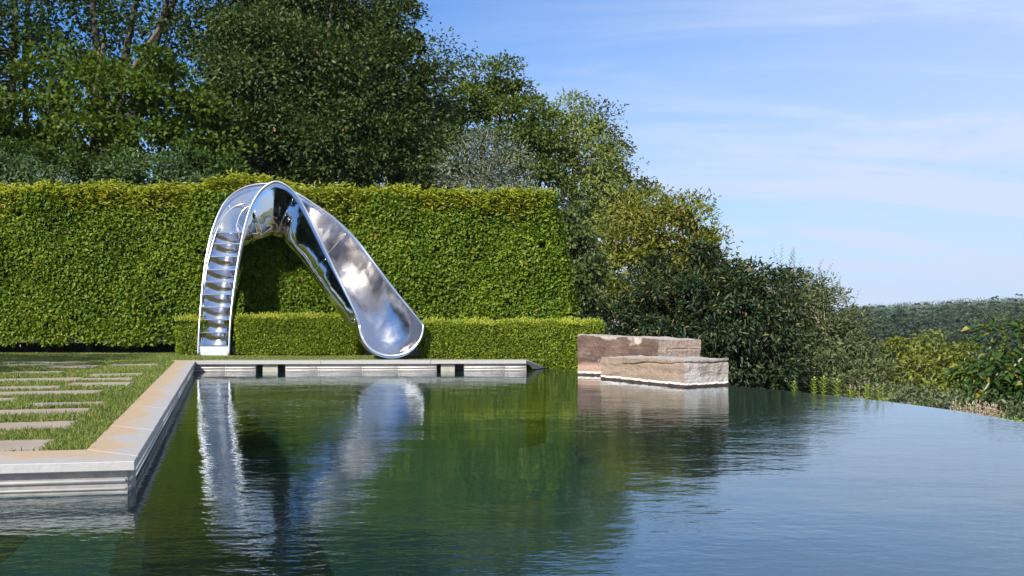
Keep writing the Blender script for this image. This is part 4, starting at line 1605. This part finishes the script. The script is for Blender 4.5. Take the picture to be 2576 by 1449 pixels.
# understory between hedge top and crowns
LOW = 'shrubs showing above the hedge on the left'
shr = [
    ('leafy_shrub', 'deep green shrub above the hedge at the left edge', [(40, 420, 60, 20), (-40, 400, 70, 20), (110, 440, 45, 19.6)], 'grey_shrub'),
    ('leafy_shrub', 'fresh green shrub above the hedge beneath the maple', [(120, 385, 50, 20.8), (200, 395, 55, 20.8), (40, 370, 50, 21), (270, 420, 40, 20.6), (310, 385, 45, 20.8)], 'shade_shrub'),
    ('leafy_shrub', 'grey green shrub above the hedge between maple and oak', [(330, 430, 60, 19.5), (420, 425, 60, 19.5), (250, 445, 40, 19.4), (500, 440, 45, 19.5)], 'grey_shrub'),
    ('leafy_shrub', 'dark green shrub above the hedge just left of the slide top', [(480, 395, 60, 20.6), (560, 410, 50, 20.4), (600, 440, 40, 20.2)], 'shade_shrub')]
for nm, lb, lob, mt in shr:
    lob = [(x, y + 30, r * 0.9, d) for x, y, r, d in lob]
    lob2 = lob + [(x, y + 120, r * 1.1, d) for x, y, r, d in lob]
    tree(nm, lb, 'shrub', D(lob[0][0], 930, lob[0][3]) * (1, 1, 0), lobes_from(lob2), mt, 110, 170, 0.30, 0.082, 0.04, 'bark', 0.06, 8, inner=0.5, core=2.0)
# right of the oak
tree('crooked_maple', 'rounded mid green maple standing just right of the big oak', 'tree', D(1200, 930, 27 * 1.4) * (1, 1, 0),
     lobes_from([(1190, 235, 58, 27), (1250, 225, 62, 27), (1300, 215, 35, 27), (1150, 290, 60, 26.8), (1220, 280, 55, 26.6), (1290, 260, 40, 27), (1120, 370, 65, 26.6), (1160, 440, 60, 26.4), (1320, 320, 70, 26.4), (1360, 370, 65, 26.2), (1300, 400, 70, 26), (1360, 430, 60, 26)], 1.4),
     'maple', 250, 340, 0.84, 0.135, 0.085, 'pale_bark', trunks=[
         [(D(1205, 930, 37.80) * (1, 1, 0), 0.18), (D(1212, 420, 37.80), 0.11), (D(1225, 300, 37.80), 0.08), (D(1235, 220, 37.80), 0.03)],
         [(D(1208, 520, 37.80), 0.12), (D(1170, 380, 37.38), 0.08), (D(1130, 300, 37.38), 0.03)],
         [(D(1208, 480, 37.80), 0.12), (D(1250, 350, 37.52), 0.07), (D(1262, 240, 37.80), 0.03)]], n_limbs=26, flat=0.45, inner=0.55, core=1.3)
tree('silver_shrub', 'silvery grey green willow like shrub above the hedge, right of the oak', 'shrub', D(1220, 930, 20.5 * 1.15) * (1, 1, 0),
     lobes_from([(1210, 385, 52, 20.5), (1250, 420, 62, 20.5), (1180, 430, 58, 20.4), (1290, 455, 50, 20.4), (1220, 480, 70, 20.3), (1140, 460, 40, 20.5), (1230, 560, 90, 20.5)], 1.15),
     'silver', 200, 110, 0.3, 0.105, 0.026, 'bark', 0.07, 10, inner=0.5)
tree('ash_tree', 'light yellowish green ash with airy crown beyond the hedge end', 'tree', D(1440, 930, 25 * 1.5) * (1, 1, 0),
     lobes_from([(1385, 290, 42, 25.2), (1430, 310, 55, 25), (1470, 350, 55, 25), (1420, 385, 55, 24.8), (1480, 430, 60, 24.8), (1430, 470, 55, 24.6), (1490, 510, 60, 24.8), (1390, 350, 50, 25), (1540, 470, 45, 25), (1400, 440, 50, 24.8), (1450, 540, 55, 24.6)], 1.5),
     'ash', 190, 260, 0.80, 0.155, 0.065, 'pale_bark', 0.15, 26, inner=0.35, hang=0.35, core=0.5)
tree('red_oak', 'dark bronze green oak showing behind the pale ash', 'tree', D(1540, 930, 29 * 1.4) * (1, 1, 0),
     lobes_from([(1500, 320, 42, 29), (1530, 380, 45, 29), (1560, 440, 45, 29), (1540, 500, 60, 29), (1600, 500, 40, 29), (1580, 550, 60, 29), (1625, 480, 18, 29), (1490, 560, 70, 29), (1500, 440, 50, 29.4)], 1.4),
     'dark_oak', 180, 300, 0.86, 0.15, 0.075, 'dark_bark', 0.16, 20, inner=0.45, core=1.6)
tree('leaning_sapling', 'narrow mid green sapling hugging the right end of the tall hedge', 'tree', D(1450, 930, 18.6 * 1.15) * (1, 1, 0),
     lobes_from([(1425, 560, 40, 18.8), (1450, 620, 45, 18.7), (1440, 690, 48, 18.6), (1470, 750, 45, 18.5), (1445, 800, 40, 18.5), (1480, 680, 40, 18.8)], 1.15),
     'sapling', 130, 110, 0.28, 0.11, 0.055, 'bark', 0.05, 10, inner=0.4, hang=0.3, core=1.0)
tree('scarlet_oak', 'yellow green spiky leaved oak above the dark glossy shrub', 'tree', D(1640, 960, 19 * 1.5) * (1, 1, 0) + np.array((0, 0, -1.0)),
     lobes_from([(1590, 560, 60, 19), (1660, 540, 50, 19), (1720, 555, 50, 19), (1775, 600, 40, 19), (1550, 640, 55, 18.8), (1640, 630, 75, 18.8), (1730, 640, 65, 18.8), (1560, 720, 60, 18.6), (1650, 720, 80, 18.7), (1520, 780, 50, 18.4), (1790, 640, 28, 19), (1510, 690, 40, 18.7)], 1.5),
     'scarlet', 260, 270, 0.60, 0.145, 0.05, 'bark', 0.11, 22, inner=0.5, rnd=0.9, core=2.0)


def shoots(root, mat, spots, hgt, leaf_l, leaf_w, per=12, name='shoots', spread=0.1):
    P0, dirs_, nr_ = [], [], []
    for sp_ in spots:
        h = hgt * (0.6 + 0.7 * rng.random())
        ln_ = rng.normal(size=2) * spread
        for q in range(per):
            f = q / per
            P0.append(sp_ + np.array((ln_[0] * f, ln_[1] * f, h * f)))
            th = q * 2.4 + rng.random()
            dirs_.append((math.cos(th), math.sin(th), 0.7))
            nr_.append((-math.cos(th) * 0.5, -math.sin(th) * 0.5, 0.9))
    P0, dirs_, nr_ = map(np.array, (P0, dirs_, nr_))
    s = 1.1 - 0.5 * np.tile(np.arange(per) / per, len(spots))
    V, F = leaf_geo(P0, dirs_, nr_, leaf_l * s, leaf_w * s, 0.15, 0.2)
    return leaf_object(name, V, F, mat, root)


# dark glossy shrub behind the stones
gl_lobes = lobes_from([(1700, 700, 60, 15.2), (1770, 690, 65, 15.2), (1840, 720, 65, 15), (1640, 760, 70, 15), (1730, 780, 100, 14.6), (1830, 800, 100, 14.4), (1920, 790, 80, 14.6), (1590, 830, 65, 15), (1680, 870, 100, 14.4), (1790, 900, 110, 14.1), (1900, 900, 100, 14.1), (1960, 880, 60, 14.3), (1850, 990, 100, 14.1), (1960, 970, 70, 14.2), (1740, 980, 100, 14.3), (1900, 730, 40, 15), (1560, 900, 70, 14.9)], 1.15)
gs = tree('glossy_shrub', 'large dark glossy leaved shrub behind the stone blocks', 'shrub', D(1760, 985, 16.8) * (1, 1, 0),
          gl_lobes, 'glossy', 420, 290, 0.37, 0.092, 0.036, 'bark', 0.07, 30, inner=0.7, hang=0.35, droop=0.3, core=1.5)
cl, u = crown_clusters(gl_lobes, 1500, 0.95)
sel = cl[(cl[:, 2] > 0.6) & (u[:, 2] > -0.2)][:700]
shoots(gs, M['glossy_top'], list(sel), 0.12, 0.085, 0.032, 9, 'new_growth', 0.05)
# olive-grey shrub to its right, with upright shoots
ol_lobes = lobes_from([(2000, 750, 50, 14.6), (2060, 790, 55, 14.3), (2110, 830, 50, 14), (2010, 830, 65, 14), (2080, 880, 70, 13.7), (2150, 880, 50, 13.7), (2000, 910, 70, 13.6), (2100, 950, 75, 13.3), (2180, 930, 50, 13.3), (2060, 1000, 80, 13.2), (2170, 1000, 70, 13), (1975, 700, 35, 14.8), (2230, 960, 40, 13.2), (2060, 740, 40, 14.5)], 1.5)
os_ = tree('olive_shrub', 'grey green shrub with tall upright shoots right of the glossy shrub', 'shrub', D(2070, 985, 20.7) * (1, 1, 0),
           ol_lobes, 'olive', 400, 210, 0.36, 0.085, 0.032, 'pale_bark', 0.06, 24, inner=0.55, core=1.5)
cl, u = crown_clusters(ol_lobes, 700, 0.95)
sel = cl[(cl[:, 2] > 0.35) & (u[:, 2] > 0.15)][:170]
shoots(os_, M['olive_top'], list(sel), 0.42, 0.08, 0.036, 16, 'shoots', 0.14)
tree('yellow_shrub', 'yellow green rounded shrub on the slope beyond the olive grey one', 'shrub', D(2300, 985, 17 * 1.2) * (1, 1, 0) + np.array((0, 0, -2.2)),
     lobes_from([(2260, 900, 40, 17), (2310, 905, 45, 17), (2360, 900, 45, 17), (2410, 910, 40, 17), (2280, 960, 60, 16.6), (2370, 960, 65, 16.6), (2440, 960, 50, 16.6), (2330, 1030, 80, 16.4), (2430, 1030, 60, 16.4), (2240, 1020, 60, 16.5)], 1.2),
     'yellow', 330, 100, 0.3, 0.1, 0.042, 'bark', 0.06, 14, inner=0.65, hang=0.45, droop=0.3)

# near shrub on the right edge: its largest leaves are single objects
nb_lobes = lobes_from([(2560, 880, 50, 9.6), (2520, 930, 55, 9.5), (2590, 950, 60, 9.4), (2500, 990, 50, 9.4), (2560, 1010, 60, 9.3), (2620, 880, 60, 9.6), (2640, 1000, 80, 9.4), (2600, 1080, 80, 9.3), (2500, 1060, 50, 9.4), (2480, 940, 30, 9.6), (2540, 850, 28, 9.7)], 1.55)
ns_root = tree('broadleaf_shrub', 'broad leaved green shrub with some yellow leaves at the right edge by the infinity edge', 'shrub', D(2590, 1085, 14.7) * (1, 1, 0),
               nb_lobes, 'near_shrub', 210, 60, 0.26, 0.135, 0.066, 'bark', 0.04, 16, inner=0.4, hang=0.3, droop=0.2)
lv, lf = leaf_geo(np.zeros((1, 3)), np.array(((0, 1.0, 0),)), np.array(((0, 0, 1.0),)), 0.15, 0.072, 0.18, 0.18)
cl, u = crown_clusters(nb_lobes, 900, 0.98)
vis = [(c, q) for c, q in zip(cl, u) if q[1] < 0.35 and c[0] / c[1] < 0.53 and c[2] > -1.0][:240]
leaf_mesh = mesh_np('leaf', lv, lf)
leaf_mesh.materials.append(M['near_shrub'])
leaf_yellow = mesh_np('leaf', lv, lf)
leaf_yellow.materials.append(leaf_mat('near_shrub_yellow_leaf', [(0.20, 0.17, 0.02), (0.30, 0.25, 0.03)], 0.4, 0.3, 0.4))
for c, q in vis:
    o = bpy.data.objects.new('leaf', leaf_yellow if (rng.random() < 0.10 + 0.30 * (c[2] > 0.25)) else leaf_mesh)
    COL.objects.link(o)
    o.parent = ns_root
    o.location = Vector(c) - ns_root.location
    dq = Vector((q[0] + rng.normal() * 0.5, q[1] * 0.5 - 0.3 + rng.normal() * 0.4, -0.35 + rng.normal() * 0.4))
    o.rotation_euler = dq.to_track_quat('Y', 'Z').to_euler()
    o.rotation_euler.rotate_axis('Y', rng.normal() * 0.5)
    s_ = 0.8 + 0.5 * rng.random()
    o.scale = (s_, s_, s_)
cl2 = [c for c, q in zip(cl, u) if c[2] > 0.0 and q[2] > 0.2][:14]
shoots(ns_root, M['yellow'], cl2, 0.3, 0.075, 0.034, 14, 'shoots', 0.06)

# low growth outside the infinity edge: brambles as a mass, flowering weeds one by one
br_lobes = lobes_from([(2180, 1010, 34, 13.5), (2225, 1000, 30, 14), (2265, 1012, 34, 13), (2310, 1010, 32, 13.5), (2355, 1022, 34, 12.5), (2400, 1015, 30, 13), (2440, 1034, 34, 12), (2490, 1040, 30, 12), (2540, 1058, 30, 11.5), (2590, 1066, 34, 11), (2250, 1070, 60, 13), (2350, 1080, 60, 12.5), (2450, 1090, 60, 12), (2550, 1110, 60, 11.5)])
(V, F), _c = foliage(br_lobes, 260, 70, 0.16, 0.055, 0.028, inner=0.5)
bo = leaf_object('brambles', V, F, M['bramble'], None)
tag(bo, 'tangle of grey green brambles along the outside of the infinity edge', 'brambles', kind='stuff')


def weed(label, px_, top_px, d, kind, flower=False, group='wild flowers along the infinity edge'):
    top = D(px_, top_px, d)
    base = np.array((top[0] - 0.02, top[1] + 0.02, -0.9))
    root = empty('wild_flower', base)
    tag(root, label, 'plant', group)
    mb = MB()
    P0, dr, nn = [], [], []
    heads = []
    branches_ = 1 if kind == 'spike' else int(rng.integers(4, 7))
    for b_ in range(branches_):
        off_ = np.array((rng.normal() * 0.055, rng.normal() * 0.05, -abs(rng.normal()) * 0.07)) if b_ else np.zeros(3)
        tp_ = top + off_
        mid = base * 0.35 + top * 0.65 + off_ * 0.3
        pts = spline([base, mid, tp_], 8)
        mb.tube([p_ - base for p_ in pts], [0.005 - 0.0004 * i for i in range(8)], 5)
        heads.append(tp_)
        n_l = 46 if kind == 'spike' else 18
        for i in range(n_l):
            f = 0.45 + 0.55 * i / n_l
            c = pts[int(f * 7)] * (1 - (f * 7) % 1) + pts[min(7, int(f * 7) + 1)] * ((f * 7) % 1)
            th = i * 2.4
            P0.append(c); dr.append((math.cos(th), math.sin(th), 0.8)); nn.append((-math.cos(th), -math.sin(th), 0.8))
    put(link('stem', mb.mesh('stem', True), None, M['weed'] if kind != 'dry' else M['dry']), root).location = (0, 0, 0)
    P0, dr, nn = map(np.array, (P0, dr, nn))
    lw = (0.060, 0.024) if kind == 'spike' else ((0.048, 0.016) if kind == 'bushy' else (0.030, 0.014))
    V, F = leaf_geo(P0, dr, nn, lw[0] * (0.7 + 0.6 * rng.random(len(P0))), lw[1], 0.1, 0.2)
    leaf_object('leaves', V, F, M['weed'] if kind != 'dry' else M['dry'], root)
    for q, h in enumerate(heads if flower else []):
        if q % 3 == 1:
            continue
        bm = bmesh.new()
        bmesh.ops.create_icosphere(bm, subdivisions=1, radius=0.0065)
        for v in bm.verts:
            v.co *= 0.8 + 0.5 * rng.random()
            v.co.z *= 1.25
        fo_ = link('flower', bm_mesh('flower', bm), None, M['purple'])
        fo_.location = Vector(h)
        put(fo_, root)


weed('single leafy green spike beside the glossy shrub, nearest to the stones', 1998, 961, 11.0, 'spike')
weed('slender leafy spike, first of the close pair before the olive shrub', 2048, 952, 10.7, 'spike')
weed('slender leafy spike, second of the close pair before the olive shrub', 2072, 950, 10.6, 'spike')
weed('leafy spike standing alone between the close pair and the thistles', 2106, 958, 10.4, 'spike')
weed('short branching thistle with purple flower, leftmost of the thistles', 2138, 968, 10.2, 'bushy', True)
weed('branching thistle with purple flowers in the middle of its clump', 2162, 972, 10.1, 'bushy', True)
weed('tallest branching thistle with pale purple buds', 2186, 958, 10.0, 'bushy', True)
weed('broad branching thistle with purple flowers at the right of the clump', 2222, 962, 9.9, 'bushy', True)
weed('tiny purple flowered thistle just over the water line', 2300, 1010, 9.6, 'bushy', True)
for i in range(15):
    x = 2395 + 110 * rng.random() ** 0.9
    y = 996 + 26 * rng.random() + (x - 2395) * 0.12
    weed('dry pinkish beige seed stalk in the withered patch left of the broad leaved shrub', x, y, 9.3 + rng.normal() * 0.25, 'dry', group='withered seed stalks')
for i in range(9):
    x = 2470 + 100 * rng.random()
    weed('pale green weed stalk at the foot of the broad leaved shrub', x, 1035 + (x - 2470) * 0.14 + 10 * rng.random(), 8.3 + rng.normal() * 0.1, 'bushy', group='weeds under the broad leaved shrub')

# ------------------------------------------------------------------ valley woodland (reads as one mass)
def woods(name, label, pts, mat, hgt, rad, nleaf, conifer):
    Vs_, Fs_ = [], []
    o = 0
    for (x, y, z) in pts:
        h = hgt * (0.72 + 0.5 * rng.random())
        r0 = rad * (0.8 + 0.4 * rng.random())
        k = nleaf
        f = rng.random(k) ** 0.8
        th = rng.random(k) * 6.28
        if conifer:
            tier = np.round(f * 9) / 9
            rr = r0 * (1.05 - tier) * (0.45 + 0.55 * rng.random(k))
            P_ = np.stack((x + np.cos(th) * rr, y + np.sin(th) * rr, z + h * (0.15 + 0.85 * tier) + rng.normal(size=k) * 0.15), 1)
            dirs = np.stack((np.cos(th), np.sin(th), np.full(k, -0.05) + 0.2 * rng.normal(size=k)), 1)
            nrm = np.stack((np.cos(th) * 0.9, np.sin(th) * 0.9, np.full(k, 0.7)), 1) + rng.normal(size=(k, 3)) * 0.25
            V, F = leaf_geo(P_, dirs, nrm, 1.5, 0.8, 0.1, 0.25)
        else:
            u = unit(rng.normal(size=(k, 3)))
            rr = 0.75 + 0.3 * rng.random(k)
            P_ = np.array((x, y, z + h * 0.6)) + u * rr[:, None] * np.array((r0, r0, h * 0.42))
            dirs = rng.normal(size=(k, 3)) + u * 0.3
            nrm = u + rng.normal(size=(k, 3)) * 0.25 + np.array((0, 0, 0.15))
            V, F = leaf_geo(P_, dirs, nrm, 1.15, 1.0, 0.15, 0.2)
        Vs_.append(V)
        Fs_.append(F + o)
        o += len(V)
    ob = leaf_object(name, np.concatenate(Vs_), np.concatenate(Fs_), mat, None)
    tag(ob, label, 'woodland', kind='stuff')
    return ob


def scatter(n_, r0, r1, a0, a1):
    r = np.sqrt(rng.uniform(r0 ** 2, r1 ** 2, n_))
    a_ = rng.uniform(a0, a1, n_)
    x, y = r * np.sin(a_), r * np.cos(a_)
    return np.stack((x, y, terrain_z(x, y)), 1)


A0, A1 = math.radians(8), math.radians(36)
near_w = scatter(420, 205, 420, A0, A1)
mid_w = scatter(700, 420, 600, A0, A1)
far_w = scatter(1500, 800, 1150, A0, A1)
sel = rng.random(len(near_w)) < 0.6
selm = rng.random(len(mid_w)) < 0.35
woods('pine_wood', 'dark blue green pine wood covering the valley side', np.concatenate((near_w[sel], mid_w[selm])), M['conifer'], 19, 7.2, 260, True)
woods('mixed_wood', 'rounded broadleaf woods between the pines on the valley side', np.concatenate((near_w[~sel], mid_w[~selm])), M['far_leaf'], 15, 7.6, 240, False)
woods('ridge_wood', 'hazy woods along the farthest ridge', far_w, M['far_leaf'], 13, 8.5, 70, False)

# unseen trees: one inferred from the lawn's shade, the others added to darken reflections
tree('unseen_shade_tree', 'unseen leafy tree beside the lawn whose shadow falls on the left corner', 'tree', (-11.0, 7.4, 0),
     [(np.array((-10.4, 7.2, 5.2)), np.array((1.5, 1.5, 1.3))), (np.array((-11.2, 8.6, 5.0)), np.array((1.6, 1.5, 1.3))), (np.array((-12.4, 7.4, 5.8)), np.array((1.6, 1.6, 1.4)))],
     'maple', 90, 70, 0.45, 0.14, 0.09, 'bark', 0.16, 10)
for i, (x, y, r) in enumerate(((-18.5, 4.5, 2.8), (-20.5, 10.0, 3.2), (-18.8, 15.2, 2.8))):
    tree('added_border_tree', ('unseen dark tree added left of the lawn, nearest to the viewer', 'largest unseen dark tree added left of the lawn, middle of three', 'unseen dark tree added left of the lawn, next to the tall hedge')[i], 'tree', (x, y, 0),
         [(np.array((x, y, r * 1.2)), np.array((r, r, r))), (np.array((x, y + 0.5, r * 2.0)), np.array((r * 0.8, r * 0.8, r * 0.8)))], 'oak', 200, 60, 0.7, 0.35, 0.22, 'bark', 0.22, 0, inner=0.7)
for i, (x, y, r) in enumerate(((10, -34, 3.2),)):
    z0 = float(terrain_z(x, y))
    tree('added_garden_tree', 'unseen round dark green tree added on the slope behind the viewer', 'tree', (x, y, z0 - 0.1),
         [(np.array((x, y, z0 + r * 1.25)), np.array((r, r, r * 0.9)))], 'oak', 260, 22, 0.6, 0.45, 0.3, 'bark', 0.25, 0, inner=0.7)

# ------------------------------------------------------------------ air
bm = bmesh.new()
bmesh.ops.create_cube(bm, size=1.0)
hz = link('haze', bm_mesh('haze', bm))
hz.location = (200, 560, 1)
hz.scale = (1500, 1500, 60)
tag(hz, 'thin bluish summer haze filling the valley', 'haze', kind='stuff')
m = bpy.data.materials.new('haze')
m.use_nodes = True
n = m.node_tree.nodes
n.remove(n['Principled BSDF'])
pv = n.new('ShaderNodeVolumePrincipled')
pv.inputs['Color'].default_value = (0.75, 0.85, 1.0, 1)
pv.inputs['Density'].default_value = 0.00015
pv.inputs['Anisotropy'].default_value = 0.1
m.node_tree.links.new(pv.outputs[0], n['Material Output'].inputs['Volume'])
hz.data.materials.append(m)
